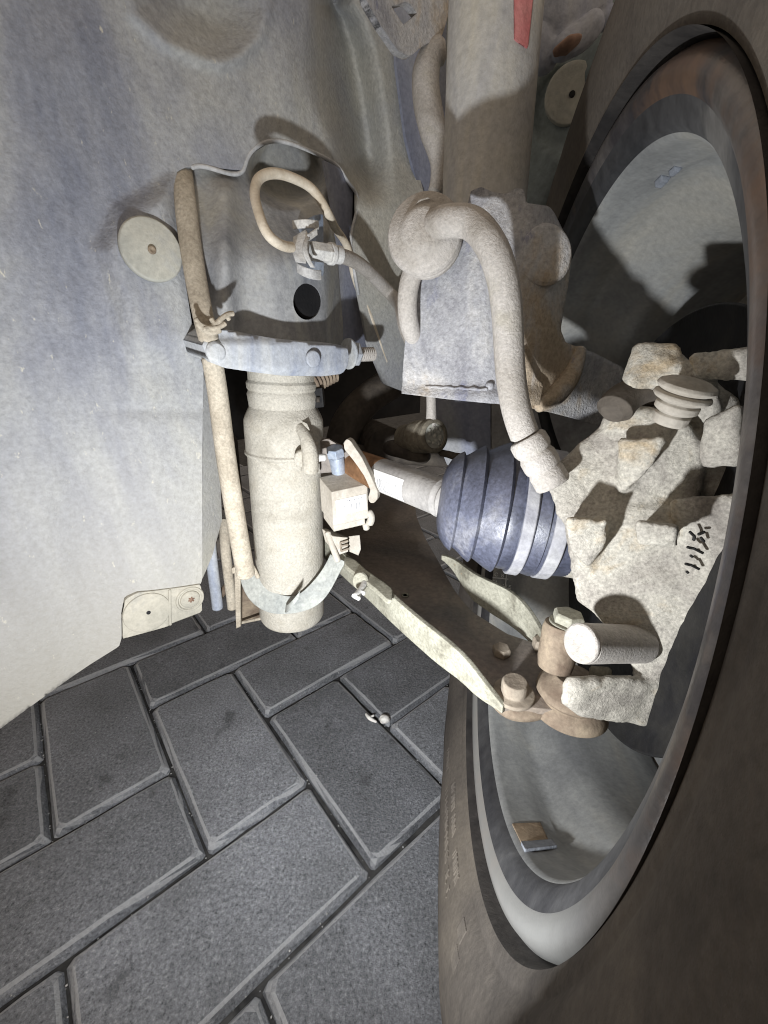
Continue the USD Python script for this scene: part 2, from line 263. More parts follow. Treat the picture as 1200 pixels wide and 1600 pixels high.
def fused(lumps, res=.0018, k=.006, amp=.0008, seed=1, cuts=()):
    """One casting: convex lumps (points, rounding) blended with fillets of size k, as a closed surface."""
    allp = np.vstack([np.array(p) for p, r in lumps]); lo, hi = allp.min(0) - .018, allp.max(0) + .018
    n = np.ceil((hi - lo) / res).astype(int) + 1
    G = np.stack(np.meshgrid(*[lo[i] + res * np.arange(n[i]) for i in range(3)], indexing='ij'), -1)
    D = None
    for p, r in lumps:
        sp_ = mf.Manifold.sphere(r * .7, 8); h = mesh_vf(mf.Manifold.batch_hull([sp_.translate([float(c) for c in q]) for q in p])); tri = h[0][h[1]]
        nn = np.cross(tri[:, 1] - tri[:, 0], tri[:, 2] - tri[:, 0]); ar = np.linalg.norm(nn, axis=1); nn = nn[ar > 1e-12] / ar[ar > 1e-12, None]
        eq = np.unique(np.round(np.c_[nn, (nn * tri[ar > 1e-12, 0]).sum(1)], 5), axis=0)
        i0 = np.maximum(0, ((h[0].min(0) - .013 - lo) / res).astype(int)); i1 = np.minimum(n, ((h[0].max(0) + .013 - lo) / res).astype(int) + 2)
        sl = tuple(slice(a_, b_) for a_, b_ in zip(i0, i1)); g = G[sl].reshape(-1, 3).astype(np.float32); d = np.full(len(g), -1e9, np.float32)
        for c0 in range(0, len(eq), 12): d = np.maximum(d, (g @ eq[c0:c0 + 12, :3].T.astype(np.float32) - eq[c0:c0 + 12, 3].astype(np.float32)).max(1))
        d = d.reshape(G[sl].shape[:3])
        if D is None: D = np.full(G.shape[:3], .05)
        o = D[sl]; t = np.clip(.5 + .5 * (o - d) / k, 0, 1); D[sl] = o * (1 - t) + d * t - k * t * (1 - t)
    for p in cuts:
        h = trimesh.convex.convex_hull(np.array(p)); eq = np.c_[h.face_normals, (h.face_normals * h.triangles[:, 0]).sum(1)]
        d = np.max([G @ e[:3] - e[3] for e in eq], axis=0); D = np.maximum(D, -d)
    D = D + (meshkit.fbm(G * 230, 2, seed) - .5) * amp * 2.2 + (meshkit.fbm(G * 70, 2, seed + 9) - .5) * amp * 3
    I = D < 0
    cx = [D[a:n[0] - 1 + a, b:n[1] - 1 + b, c:n[2] - 1 + c] for a, b, c in np.ndindex(2, 2, 2)]
    ins = sum((c < 0).astype(int) for c in cx); cell = (ins > 0) & (ins < 8)
    idx = np.full(cell.shape, -1); idx[cell] = np.arange(cell.sum())
    C = {k_: cx[i][cell] for i, k_ in enumerate(np.ndindex(2, 2, 2))}; acc = np.zeros((cell.sum(), 3)); cnt = np.zeros(cell.sum())
    for a in np.ndindex(2, 2, 2):
        for ax in range(3):
            if a[ax]: continue
            b = list(a); b[ax] = 1; va, vb = C[a], C[tuple(b)]; m = (va < 0) != (vb < 0)
            t = np.where(m, va / np.where(va == vb, 1, va - vb), 0); q = np.tile(np.array(a, float), (len(va), 1)); q[:, ax] += t
            acc[m] += q[m]; cnt += m
    v = lo + res * (np.argwhere(cell) + acc / cnt[:, None]); f = []
    for ax in range(3):
        o1, o2 = [(1, 2), (2, 0), (0, 1)][ax]; sl = [slice(0, None)] * 3
        A = np.take(I, range(0, n[ax] - 1), ax); B = np.take(I, range(1, n[ax]), ax)
        for flip, m in ((False, A & ~B), (True, ~A & B)):
            p = np.argwhere(m); p = p[(p[:, o1] > 0) & (p[:, o2] > 0) & (p[:, o1] < n[o1] - 1) & (p[:, o2] < n[o2] - 1)]
            u1, u2 = np.eye(3, dtype=int)[o1], np.eye(3, dtype=int)[o2]
            q = [idx[tuple((p - u1 * i - u2 * j).T)] for i, j in ((1, 1), (0, 1), (0, 0), (1, 0))]
            if flip: q = q[::-1]
            f += [np.stack([q[0], q[1], q[2]], 1), np.stack([q[0], q[2], q[3]], 1)]
    t = trimesh.Trimesh(v, np.vstack(f), process=False)
    if t.volume < 0: t.invert()
    return np.array(t.vertices), np.array(t.faces)
def hexbolt(base, axis, r, h, washer=0):
    pr = [(r * .6, -.001), (r, 0), (r, h * .8), (r * .86, h), (0.0001, h)]
    m = revolve(pr, base, axis, k=6)
    return cat(m, revolve([(washer * .9, -.0015), (washer, -.001), (washer, .0006), (washer * .9, .0012), (.0001, .0012)], base, axis, k=24)) if washer else m
def ribbon(pts, half, thick, n=30):
    """A strap along pts (3D) whose half-width vectors are half (3D); thick toward its outside."""
    pts = np.asarray(pts, float); tt = np.r_[0, np.cumsum(np.linalg.norm(np.diff(pts, axis=0), axis=1))]; c = resample(pts, n); hw = resample(half, n, tt); t = np.gradient(c, axis=0); nn = np.cross(t, hw); nn /= np.linalg.norm(nn, axis=1)[:, None]
    v = np.stack([c - hw, c + hw, c + hw + nn * thick, c - hw + nn * thick], 1)
    return grid(v.reshape(-1, 3), n, 4, True)
def box8(o, a, b, c): return hullv([o + i * a + j * b + k * c for i in (0, 1) for j in (0, 1) for k in (0, 1)])

# ------------------------------------------------------------------ the pavement
gp = thing('ground', 'dark sand bed showing only in the joints between the pavers', None, kind='structure')
gx, gy = np.meshgrid(np.linspace(-6, 6, 61), np.linspace(-4, 8, 61))
gv = np.c_[gx.ravel(), gy.ravel(), np.full(gx.size, -.0075)]
part(gp, 'sand_bed', grid(gv, 61, 61, False), M['sand'], smooth=False)
pv = thing('pavement', 'dark grey concrete block paving laid in herringbone', None, kind='structure')
TH, OX, OY, UNIT = .69794, -.27873, .36953, .1
def lat(u, v, z=0): return V(OX + UNIT * (math.cos(TH) * u + math.sin(TH) * v), OY + UNIT * (math.sin(TH) * u - math.cos(TH) * v), z)
def paver(u0, v0, u1, v1):
    g = .013
    dz = rng.uniform(-.0009, .0009); tx, ty = rng.uniform(-.006, .006, 2)
    j = rng.uniform(-.008, .008, 4)
    u0, u1, v0, v1 = u0 + g + j[0], u1 - g + j[1], v0 + g + j[2], v1 - g + j[3]
    cu, cv = (u0 + u1) / 2, (v0 + v1) / 2
    rings = []; near = lat(cu, cv)[1] < .62; ms = 6 if near else 1; jit = .0035 if near else 0
    for li, (ins, z) in enumerate(((0, -.03), (0, -.0075), (.012, -.0048), (.034, -.0014), (.056, 0))):
        c = .03 + ins * .35
        a0, a1, b0, b1 = u0 + ins, u1 - ins, v0 + ins, v1 - ins
        cor = [(a0 + c, b0), (a1 - c, b0), (a1, b0 + c), (a1, b1 - c), (a1 - c, b1), (a0 + c, b1), (a0, b1 - c), (a0, b0 + c)]
        for i, (x, y) in enumerate(cor):
            X, Y = cor[(i + 1) % 8]
            for q in range(ms if i % 2 == 0 else 1):
                t = q / (ms if i % 2 == 0 else 1); w = 1 if 1 <= li <= 3 else .6 if li == 4 else 0
                x_, y_ = x + (X - x) * t + w * rng.normal(0, jit), y + (Y - y) * t + w * rng.normal(0, jit)
                rings.append(lat(x_, y_, z + dz + UNIT * ((x_ - cu) * tx + (y_ - cv) * ty) + (rng.normal(0, .00022) if near and li in (2, 3) else 0)))
    return grid(np.array(rings), 5, len(rings) // 5, True)
count = 0
for m_ in range(-14, 15):
    for k_ in range(-26, 27):
        for (a, b, c, d) in ((0, 0, 1, 2), (-2, 1, 0, 2)):
            u0, v0, u1, v1 = a + k_ + 2 * m_, b + k_ - 2 * m_, c + k_ + 2 * m_, d + k_ - 2 * m_
            ctr = lat((u0 + u1) / 2, (v0 + v1) / 2)
            if not (-.02 < ctr[1] < 1.45 and -.62 - .1 * ctr[1] < ctr[0] < .48 + .1 * ctr[1]): continue
            part(pv, 'paver', paver(u0, v0, u1, v1), PAV[rng.integers(3)], smooth=False); count += 1
gr = []
o6 = np.array([[1, 0, 0], [-1, 0, 0], [0, 1, 0], [0, -1, 0], [0, 0, 1], [0, 0, -1]], float); f6 = np.array([[0, 2, 4], [2, 1, 4], [1, 3, 4], [3, 0, 4], [2, 0, 5], [1, 2, 5], [3, 1, 5], [0, 3, 5]])
while len(gr) < 520:
    k_ = int(rng.integers(-8, 9)); q = rng.uniform(-8, 8)
    u, v = (k_ + rng.normal(0, .006), q) if rng.random() < .5 else (q, k_ + rng.normal(0, .006))
    p = lat(u, v)
    if .08 < p[1] < .75 and -.45 < p[0] < .2: gr.append((o6 * rng.uniform(.0003, .0009) * rng.uniform(.7, 1.3, 3) + p + V(0, 0, -.0052 if rng.random() < .6 else .0003), f6))
part(pv, 'grit', cat(*gr), M['rim_edge'], smooth=False, kind='stuff')
print('pavers', count)

# ------------------------------------------------------------------ the wheel
WC = V(.09466, .2605, .2963); WYAW, WCB = 2.9579, .0877
WNRM = V(math.cos(WYAW) * math.cos(WCB), math.sin(WYAW) * math.cos(WCB), math.sin(WCB))
AX = -WNRM                                                                      # into the wheel
def wheelpt(R, t, ang):
    a, e1, e2 = frame(AX); return WC + AX * t + R * (math.cos(ang) * e1 + math.sin(ang) * e2)
wt = thing('road_wheel', 'dusty car wheel at full steering lock, showing the inside of its rim', 'wheel', base=(WC[0], WC[1], 0))
def wrev(prof, k=240, shape=None):
    a, e1, e2 = frame(AX); prof = np.asarray(prof, float); T = np.linspace(0, 2 * np.pi, k, endpoint=False)
    t, R = np.repeat(prof[:, 0][:, None], k, 1), np.repeat(prof[:, 1][:, None], k, 1)
    if shape is not None: t, R = shape(t, R, T[None])
    v = WC + t[..., None] * a + R[..., None] * (np.cos(T)[None, :, None] * e1 + np.sin(T)[None, :, None] * e2)
    return grid(v.reshape(-1, 3), len(prof), k, True, caps=False)
lip = [(.013, .2095), (.009, .2112), (.004, .2108), (.0008, .2085), (-.0004, .205), (.0006, .2015), (.003, .1988)]
groove = [(.003, .1988), (.0050, .1950), (.0072, .1912), (.0105, .1892)]
rimp = [(.0105, .1892), (.0125, .1878), (.015, .1874), (.018, .1876), (.026, .1872), (.033, .1862), (.039, .1872), (.045, .1858), (.056, .178), (.066, .172), (.078, .169), (.11, .168), (.125, .172), (.138, .180), (.15, .186), (.17, .188), (.178, .193), (.181, .204), (.179, .21)]
back = [(.176, .206), (.168, .193), (.148, .19), (.12, .175), (.07, .173), (.045, .189), (.02, .1905), (.012, .198), (.013, .2095)]
rim = part(wt, 'rim', wrev(rimp + back[:-1] + [(.012, .198)]), M['rimpaint'], smooth=50)
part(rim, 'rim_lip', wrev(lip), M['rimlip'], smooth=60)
part(rim, 'rim_groove', wrev(groove), M['rimgroove'], smooth=60)
sp = [(.128, .172), (.135, .15), (.142, .12), (.15, .09), (.152, .05), (.15, .03), (.155, .03), (.157, .05), (.156, .09), (.148, .12), (.142, .15), (.134, .174)]
part(wt, 'wheel_disc', wrev(sp, 120), M['rimpaint'], smooth=50)
tp = [(.013, .2075), (.006, .2118), (-.001, .2125), (-.0045, .2135), (-.006, .2155), (-.0072, .2185), (-.0072, .2200), (-.0102, .2235), (-.0125, .229), (-.0153, .236), (-.0168, .2415), (-.0166, .2425), (-.0182, .2475), (-.0187, .254), (-.0178, .262), (-.0182, .2632), (-.0176, .2645), (-.0152, .271), (-.0105, .279), (-.0045, .2855),
      (.001, .2890), (.009, .2930), (.018, .2955), (.030, .2967), (.038, .2967), (.0385, .2905), (.046, .2905), (.0465, .2968), (.070, .2968), (.0705, .2905), (.079, .2905), (.0795, .2968), (.103, .2968), (.1035, .2905), (.112, .2905), (.1125, .2966), (.125, .2962), (.140, .2935), (.152, .288), (.163, .277), (.170, .262), (.172, .245), (.169, .228), (.163, .213), (.160, .209)]
def tread(t, R, T):
    block = (np.mod(T * 76 / (2 * np.pi) + np.where(t > .075, .5, 0), 1) < .17)
    R = np.where(block & (R > .2865) & (R < .3) & ((t < .0375) | (t > .112)), R - .0055, R)
    sl = (np.mod(T * 62 / (2 * np.pi), 1) < .10) & (R > .2955) & (t > .046) & (t < .104)
    R = np.where(sl, R - .004, R)
    w = np.clip((R - .215) / .03, 0, 1) * np.clip((.285 - R) / .02, 0, 1)
    p = np.stack([np.cos(T) * R * 30, np.sin(T) * R * 30, t * 60], -1)
    t = t + w * (meshkit.fbm(p, 3, 3) - .5) * .0018
    k = np.clip((np.sin(T) + .25) / .75, 0, 1); k = 1 - .52 * k * k * (3 - 2 * k)           # the loaded foot of the tyre bulges more than its top
    t = np.where(t < 0, t * k, t)
    return t, R
BEAD = 4
tv, tf = wrev(tp[BEAD - 1:], 912, tread); tv[:, 2] = np.maximum(tv[:, 2], .0012)
tyre = part(wt, 'tyre', (tv, tf), M['tyre'], smooth=30)
part(tyre, 'bead', wrev(tp[:BEAD], 240), M['bead'])
# worn, illegible raised lettering and a maker's ribbed mark on the sidewall
glyphs = []
def side_t(R): return float(np.interp(R, [p[1] for p in tp[3:20]], [p[0] for p in tp[3:20]]))
def stroke(a0, R0, a1, R1, w=.0006):
    q = [wheelpt(R0 + s * (R1 - R0), side_t(R0 + s * (R1 - R0)) - .0001, a0 + s * (a1 - a0)) for s in (0, .5, 1)]
    return tube(q, w, n=3, k=5)
def angle_of(px, py, R):   # angle on the wheel of a point on the ring R seen at px, py
    a, e1, e2 = frame(AX); d = ray(px, py); q = WC + AX * side_t(R); s = (AX @ (q - EYE)) / (AX @ d); h = EYE + d * s - q
    return math.atan2(h @ e2, h @ e1)
for R0, (pa, pb) in ((.2265, ((727, 1130), (733, 1270))), (.2365, ((716, 1090), (719, 1275)))):
    a0, a1 = angle_of(*pa, R0), angle_of(*pb, R0)
    n_ = 22 if R0 < .23 else 27
    for i in range(n_):
        if rng.random() < .14: continue
        b = a0 + (a1 - a0) * i / n_; da = (a1 - a0) / n_ * .62; h = .0048
        c4 = [(b, R0), (b + da, R0), (b + da, R0 + h), (b, R0 + h)]
        for (i0, i1) in random.sample([(0, 3), (1, 2), (0, 1), (2, 3), (0, 2)], 3): glyphs.append(stroke(*c4[i0], *c4[i1]))
for R0, pc in ((.2265, (735, 1395)), (.2345, (727, 1405))):
    a0 = angle_of(*pc, R0)
    for i in range(9): glyphs.append(stroke(a0 + i * .006, R0, a0 + i * .006 + .004, R0 + .006, .0007))
part(tyre, 'lettering', cat(*glyphs), M['tyre'], kind='stuff')
# balance weights stuck to the barrel, with their tape
def barrel_patch(pa, pb, t0, t1, h, mat, name):
    a, e1, e2 = frame(AX)
    def ang(p, t):
        d = ray(*p); best = None
        for A in np.linspace(0, 2 * np.pi, 1441):
            R = float(np.interp(t, [q[0] for q in rimp], [q[1] for q in rimp])); X = wheelpt(R, t, A) - EYE; X /= np.linalg.norm(X)
            c = X @ unit(d)
            if best is None or c > best[0]: best = (c, A)
        return best[1]
    A0, A1 = ang(pa, t0), ang(pb, t0); rows = []
    for A in np.linspace(A0, A1, 8):
        for t, dh in ((t0, 0), (t0 + .001, h), (t1 - .001, h), (t1, 0)):
            R = float(np.interp(t, [q[0] for q in rimp], [q[1] for q in rimp])); rows.append(wheelpt(R + .0006 - dh - .0006, t, A))
    return part(rim, name, grid(np.array(rows), 8, 4, True), mat, smooth=False)
barrel_patch((984, 240), (1004, 233), .028, .033, .0025, M['weight'], 'balance_weight')
barrel_patch((1022, 228), (1036, 224), .029, .033, .0020, M['weight'], 'balance_weight')

def rimhit(px, py, R):
    d = ray(px, py); o = EYE - WC; dp = d - AX * (d @ AX); op = o - AX * (o @ AX); a, b, c = dp @ dp, 2 * dp @ op, op @ op - R * R
    return EYE + d * ((-b + math.sqrt(max(0, b * b - 4 * a * c))) / (2 * a))
def rimtext(txt, px, py, h):
    q = rimhit(px, py, .1852); nn = WC - q; nn = unit(nn - AX * (nn @ AX)); v = unit(np.cross(nn, AX)); u = AX
    if v[2] < 0: v = -v
    u = np.cross(v, nn); m = meshkit.text_mesh(txt, h, .0006, bold=True); w = np.array(m.vertices)
    return q + w[:, :1] * u + w[:, 1:2] * v + w[:, 2:] * nn, np.array(m.faces)
def rimpad(quad, h, mat, name):
    lo, hi = [], []
    for x, y in quad:
        R = .1856
        for _ in range(12): q = rimhit(x, y, R); R = .5 * R + .5 * float(np.interp((q - WC) @ AX, [p[0] for p in rimp], [p[1] for p in rimp]))
        lo.append(q)
    for q in lo:
        nn = WC - q; nn = unit(nn - AX * (nn @ AX)); hi.append(q + nn * h)
    return part(rim, name, hullv(lo + hi), mat, smooth=False)
rimpad(((800, 1288), (844, 1286), (858, 1316), (815, 1319)), .0005, M['tape'], 'tape_strip')
rimpad(((814, 1320), (862, 1316), (870, 1326), (820, 1332)), .0016, M['weight'], 'balance_weight')
part(rim, 'cast_size_mark', cat(rimtext('C  8', 772, 900, .0040), rimtext('H', 770, 912, .0040), rimtext('615', 783, 918, .0040), tube([rimhit(770, 902, .1850), rimhit(794, 905, .1850)], .0005, n=3, k=6), tube([rimhit(792, 894, .1850), rimhit(789, 924, .1850)], .0006, n=3, k=6)), M['label'], kind='stuff')

# brake disc and splash shield, on the wheel's axis
bd = thing('brake_disc', 'dark brake disc and backing plate inside the rim behind the caliper', 'brake disc', base=WC + AX * .085)
part(bd, 'backing_plate', wrev([(.078, .125), (.074, .131), (.072, .1315), (.071, .1305), (.075, .12), (.076, .05), (.079, .05), (.079, .12)], 96), M['black'])
part(bd, 'rotor', wrev([(.084, .05), (.084, .126), (.085, .127), (.103, .127), (.104, .126), (.104, .05)], 96), M['castdark'])

# ------------------------------------------------------------------ wheelhouse liner
def bump(x, y, cx, cy, r): d = math.hypot(x - cx, y - cy) / r; return max(0, 1 - d * d) ** 2 if d < 1 else 0.
def sm(x, a, b): t = min(1, max(0, (x - a) / (b - a))); return t * t * (3 - 2 * t)
LOBE = Polygon([(190, -90), (215, 15), (262, 58), (318, 84), (345, 90), (372, 80), (398, 52), (408, 15), (402, -90)])
LEDGE = Polygon([(150, 390), (182, 325), (268, 280), (320, 480), (320, 600), (222, 600), (190, 535)])
def dist(poly, x, y): p = shapely.Point(x, y); return (-poly.exterior.distance(p) if poly.contains(p) else poly.exterior.distance(p))
def liner_off(x, y):
    o = .0
    d = dist(LOBE, x, y); o += -.012 * (1 - sm(d, -60, 2)) + .004 * math.exp(-(d - 8) ** 2 / 150.)
    d = dist(LEDGE, x, y); o += .012 * (1 - sm(d, -30, 16)) * (1 - sm(y, 520, 590))
    # a deep vertical fold at the right: a flank that turns away, then a sharp return
    if y < 330:
        xr = float(np.interp(y, [-90, 8, 30, 70, 130, 200, 290, 330], [520, 520, 534, 548, 560, 570, 580, 584]))
        xl = float(np.interp(y, [-90, 8, 60, 110, 160, 220, 330], [482, 480, 474, 470, 482, 508, 545]))
        o += -.045 * sm(x, xl, xr + 4) * (1 - .75 * sm(x, xr - 4, xr + 40)) * (1 - sm(y, 240, 330))
    o += .004 * math.exp(-((x - 440 - .05 * y) / 36.) ** 2) * (1 - sm(y, 120, 260))
    o += .010 * sm(x, 200, -100) * .6
    o += .0035 * (float(meshkit.fbm(V(x / 150., y / 210., 1.3), 3, 4)) - .5) * 2
    o += -.006 * math.exp(-((x - 120 - .02 * y) / 60.) ** 2) * sm(y, 520, 900)
    o += -.0022 * math.exp(-((y - 640) / 12.) ** 2) * sm(x, 130, 210)
    return o
L1 = [(-90, -90), (618, -90), (616, 100), (640, 220), (662, 300), (652, 420), (640, 615), (600, 600), (575, 540), (560, 460), (549, 400), (549, 365), (557, 335), (557, 300), (546, 285), (532, 264), (515, 249), (480, 233), (440, 220), (415, 221), (396, 233), (385, 250), (380, 266), (330, 262), (290, 261), (277, 268), (272, 290), (283, 400), (299, 500), (303, 530), (318, 575), (316, 700), (316, 905), (314, 912), (250, 922), (195, 932), (190, 960), (190, 997), (186, 1010), (130, 1045), (60, 1095), (-90, 1205)]
ln = thing('wheel_arch_liner', 'large dusty grey plastic wheel arch liner filling the left of the picture', 'wheel arch liner', base=W(160, 1030))
part(ln, 'panel', sheet(L1, lambda x, y: W(x, y, liner_off(x, y)), -WN * .003, step=5.5), M['liner'], smooth=50)
part(ln, 'rolled_edge', tube([W(x, y, -.0006 + liner_off(x, y)) for x, y in ((300, 262), (330, 263), (380, 266), (386, 249), (398, 232), (416, 222), (440, 221), (480, 234), (514, 250), (532, 265), (545, 286), (556, 301), (556, 336), (549, 366), (550, 402), (560, 460))], .0014, n=90, k=8), M['rim_edge'])  # rounded lip; its pale colour is a painted edge highlight
L2 = [(617, -90), (700, -90), (700, 420), (660, 440), (655, 300), (634, 215), (619, 100)]
part(ln, 'overlapping_panel', sheet(L2, lambda x, y: W(x, y, -.006 + .002 * (float(meshkit.fbm(V(x / 60., y / 90., 2), 2, 3)) - .5)), -WN * .003, step=9), M['liner_blue'])
L3 = [(317, 580), (332, 650), (344, 750), (347, 812), (332, 868), (316, 905)]
part(ln, 'side_flange', sheet(L3, lambda x, y: W(x, y, -.004 - .0005 * (x - 316)), -WN * .003, step=6), M['liner'])
cap = part(ln, 'round_cap', revolve([(.0, .0042), (.008, .0040), (.0172, .0030), (.0180, .0018), (.0178, -.002), (.0001, -.002)], W(236, 391, .0138), WN + V(0, 0, .1), k=48), M['cap'], label='pale round plastic cap with a small centre hole')
part(cap, 'centre_pin', revolve([(.0022, -.001), (.0024, .0013), (.0015, .0016), (.0001, .0008)], W(237, 391, .0177), WN, k=14), M['rust'])
tabp = [(191, 962), (196, 936), (215, 926), (262, 921), (314, 913), (316, 956), (266, 975), (262, 979), (192, 998)]
tab = part(ln, 'fixing_tab', sheet(tabp, lambda x, y: W(x, y, .0025), -WN * .004, step=6), M['tab'])
part(tab, 'washer', revolve([(.0001, .0022), (.015, .0018), (.0172, .0010), (.0175, -.001)], W(230, 957, .0026), WN, k=40), M['tab'])
part(tab, 'hole', revolve([(.0001, .0006), (.0016, .0006), (.0018, -.001)], W(232, 957, .0046), WN, k=12), M['black'])
part(tab, 'rib', tube([W(265, 922, .0028), W(266, 976, .0028)], .0013, n=4, k=8), M['tab'])
sc = part(tab, 'screw', revolve([(.0001, .0030), (.0055, .0028), (.0078, .0012), (.0082, -.001)], W(297, 936, .0026), WN, k=30), M['tab'])
star = []
for k in range(3):
    a = k * math.pi / 3 + .2; u = FWD * math.cos(a) + V(0, 0, 1) * math.sin(a); c = W(299, 937, .0057)
    star.append(tube([c - u * .0024, c + u * .0024], .0007, n=3, k=6))
part(sc, 'socket', cat(*star), M['castdark'])
part(sc, 'rim_ring', revolve([(.0084, -.001), (.0100, .0012), (.0112, .0010), (.0120, -.001)], W(297, 936, .0026), WN, k=30), M['tab'])

# splash shield behind the pipes, with its shelf
SHB = [(285, 262), (330, 264), (382, 266), (388, 250), (400, 236), (416, 226), (440, 222), (480, 236), (508, 250), (520, 330), (528, 420), (536, 505), (536, 545), (330, 540), (318, 500), (300, 400), (290, 320)]
def so(y): return .034 * sm(y, 252, 420)
def shield_off(x, y):
    o = -.010 + so(y) * (1 - .3 * sm(x, 505, 536)) + .012 * math.exp(-((x - 352) / 20.) ** 2) * sm(y, 262, 300)
    o += -.030 * (1 - sm(math.hypot((x - 452) / 70., (y - 262) / 66.), .62, 1.0))          # hollow tunnel over the pipe
    o += .010 * math.exp(-((x - 450) / 60.) ** 2) * sm(y, 330, 420)
    o += -.016 * sm(x, 505, 536)
    return o
sh = thing('splash_shield', 'grey plastic shield with an oval hole and thick rounded shelf above the canister', 'splash shield', base=W(440, 560))
hole = [(480 + 22 * math.cos(a), 471 + 29 * math.sin(a)) for a in np.linspace(0, 2 * np.pi, 26, endpoint=False)]
part(sh, 'panel', sheet(SHB, lambda x, y: W(x, y, shield_off(x, y)), -WN * .004, step=6, holes=[hole]), M['shield'], smooth=50)
part(sh, 'hole_sleeve', revolve([(.0125, .002), (.0130, .0), (.0128, -.03)], W(480, 471, .026), WN, k=30, up=(0, 0, 1)), M['dark'])
part(sh, 'right_wall', sheet([(506, 250), (530, 262), (546, 285), (552, 300), (550, 330), (552, 400), (560, 470), (575, 545), (536, 545), (528, 420), (520, 330)], lambda x, y: W(x, y, .010 - .0004 * (x - 506)), -WN * .003, step=7), M['liner_blue'])
shelf = []
fo = [(316, 540), (321, 527), (340, 516), (366, 517), (420, 528), (470, 535), (520, 538), (543, 541), (545, 560), (543, 573), (535, 584), (505, 588), (440, 587), (392, 581), (352, 575), (328, 566)]
def shelf_off(x, y): return .050 + .004 * math.sin((x - 318) / 227. * math.pi) - .004 * sm(abs(y - 556), 18, 32)
part(sh, 'shelf', sheet(fo, lambda x, y: W(x, y, shelf_off(x, y)), -WN * .075 + V(0, 0, .006), step=6), M['shelf'], smooth=40)
part(sh, 'round_plug', revolve([(.0001, .0009), (.0052, .0008), (.0060, .0002), (.0062, -.001)], W(490, 561, .0555), WN, k=26), M['shelf'])
part(sh, 'corner_pad', revolve([(.0001, .0022), (.005, .0018), (.0066, .0002), (.0066, -.002)], W(338, 550, .0510), WN, k=22), M['shelf'])
stud = thing('threaded_stud', 'small dusty threaded stud sticking out right of the shelf', 'stud', base=W(556, 553, .02))
part(stud, 'nut', hexbolt(W(545, 553, .030), FWD + V(0, 0, -.05), .0105, .009, washer=.0125), M['shelf'])
part(stud, 'thread', cat(*[revolve([(.0048, i * .0022), (.0060, i * .0022 + .0011), (.0048, i * .0022 + .0022)], W(562, 554, .030), FWD, k=20) for i in range(7)]), M['hose'])

# thin conduit, tied
cd = thing('wiring_conduit', 'pale brown corrugated-looking wiring conduit running down beside the canister', 'conduit', base=W(350, 720, .02))
part(cd, 'upper_run', tube([W(285, 264, -.012), W(288, 300, .004), W(296, 370, .020), W(307, 440, .034), W(320, 505, .046), W(326, 530, .047)], [.0062, .0068, .0066, .0062], n=40, flat=.75), M['conduit'])
part(cd, 'lower_run', tube([W(331, 560, .040), W(338, 600, .040), W(350, 690, .038), W(362, 770, .032), W(372, 830, .032), W(384, 897, .032)], [.0066, .0070, .0074, .0076], n=40), M['conduit'])
tie = []
for q in ([(306, 498), (318, 510), (338, 512), (352, 505)], [(318, 514), (336, 507), (348, 496), (364, 490)], [(330, 498), (340, 506), (352, 494), (358, 499)], [(308, 505), (324, 518), (344, 516)]):
    tie.append(tube([W(x, y, .055 + .003 * rng.random()) for x, y in q], .0016, n=14, k=8))
part(cd, 'cable_tie', cat(*tie), M['conduit'], label='dusty cable tie wound round the conduit')

# canister
can = thing('filter_canister', 'tall beige dust-covered cylindrical canister hanging below the shelf', 'canister', base=P(458, 960, 0.3555))
cb, ct = P(457, 962, 0.354), P(441, 592, 0.36)
cax = ct - cb; CL = np.linalg.norm(cax); rr = .0318
def cz(py): # distance along the axis of a picture height
    lo, hi = 0, CL
    best = min(np.linspace(0, CL * 1.05, 400), key=lambda s: abs(800 - FOC * (((cb + unit(cax) * s - EYE) @ V(0, SA, CA)) / ((cb + unit(cax) * s - EYE) @ V(0, CA, -SA))) - py))
    return best
z1, z2, z3, z4 = cz(705), cz(680), cz(655), cz(640)
part(can, 'body', revolve([(.0001, .0), (rr - .006, .0), (rr - .0015, .0016), (rr, .005), (rr + .0004, z1 - .003), (rr + .0022, z1 - .001), (rr + .0024, z1 + .0006), (rr + .0012, z1 + .002), (rr + .0012, z2 - .001), (rr + .0014, z2 + .002), (rr + .0010, z3), (rr - .0005, z3 + .004), (rr - .004, z4 + .003), (rr - .0035, z4 + .008), (rr - .0030, CL - .012), (rr - .0042, CL - .009), (rr - .003, CL - .007), (rr - .003, CL - .003), (rr - .0045, CL - .001), (rr - .0045, CL + .012), (.0001, CL + .012)], cb, cax, k=80), M['canister'], smooth=28)
part(can, 'clamp_lug', cat(tube([P(468, 668, 0.334), P(480, 690, 0.325), P(484, 735, 0.323)], [.004, .006, .007], n=12), hullv([P(466, 655, 0.337), P(480, 662, 0.33), P(484, 672, 0.329), P(470, 690, 0.33), P(468, 655, 0.341), P(484, 672, 0.339)])), M['canister'])
part(can, 'lug_eye', revolve([(.0001, .004), (.0058, .004), (.0068, .003), (.0068, -.004)], P(473, 716, 0.324), V(.15, -1, .1), k=24), M['canister'])
part(can, 'pin', tube([P(492, 722, 0.331), P(497, 716, 0.328), P(508, 715, 0.328)], .0030, n=10), M['whiteclip'])
part(can, 'clamp_tab', hullv([P(486, 690, 0.333), P(497, 690, 0.338), P(500, 740, 0.338), P(488, 738, 0.332), P(486, 690, 0.341), P(500, 740, 0.344)]), M['canister'])
st = thing('grey_strap', 'grey tape strap slung under the front of the canister', 'strap', base=P(456, 940, 0.321))
sc_ = [(383, 893, .342), (396, 918, .332), (422, 940, .321), (455, 945, .3165), (487, 932, .318), (510, 905, .322), (528, 872, .328)]
hw_ = [(7, -16), (8, -18), (6, -17), (2, -13), (9, 13), (12, 10), (12, 6)]
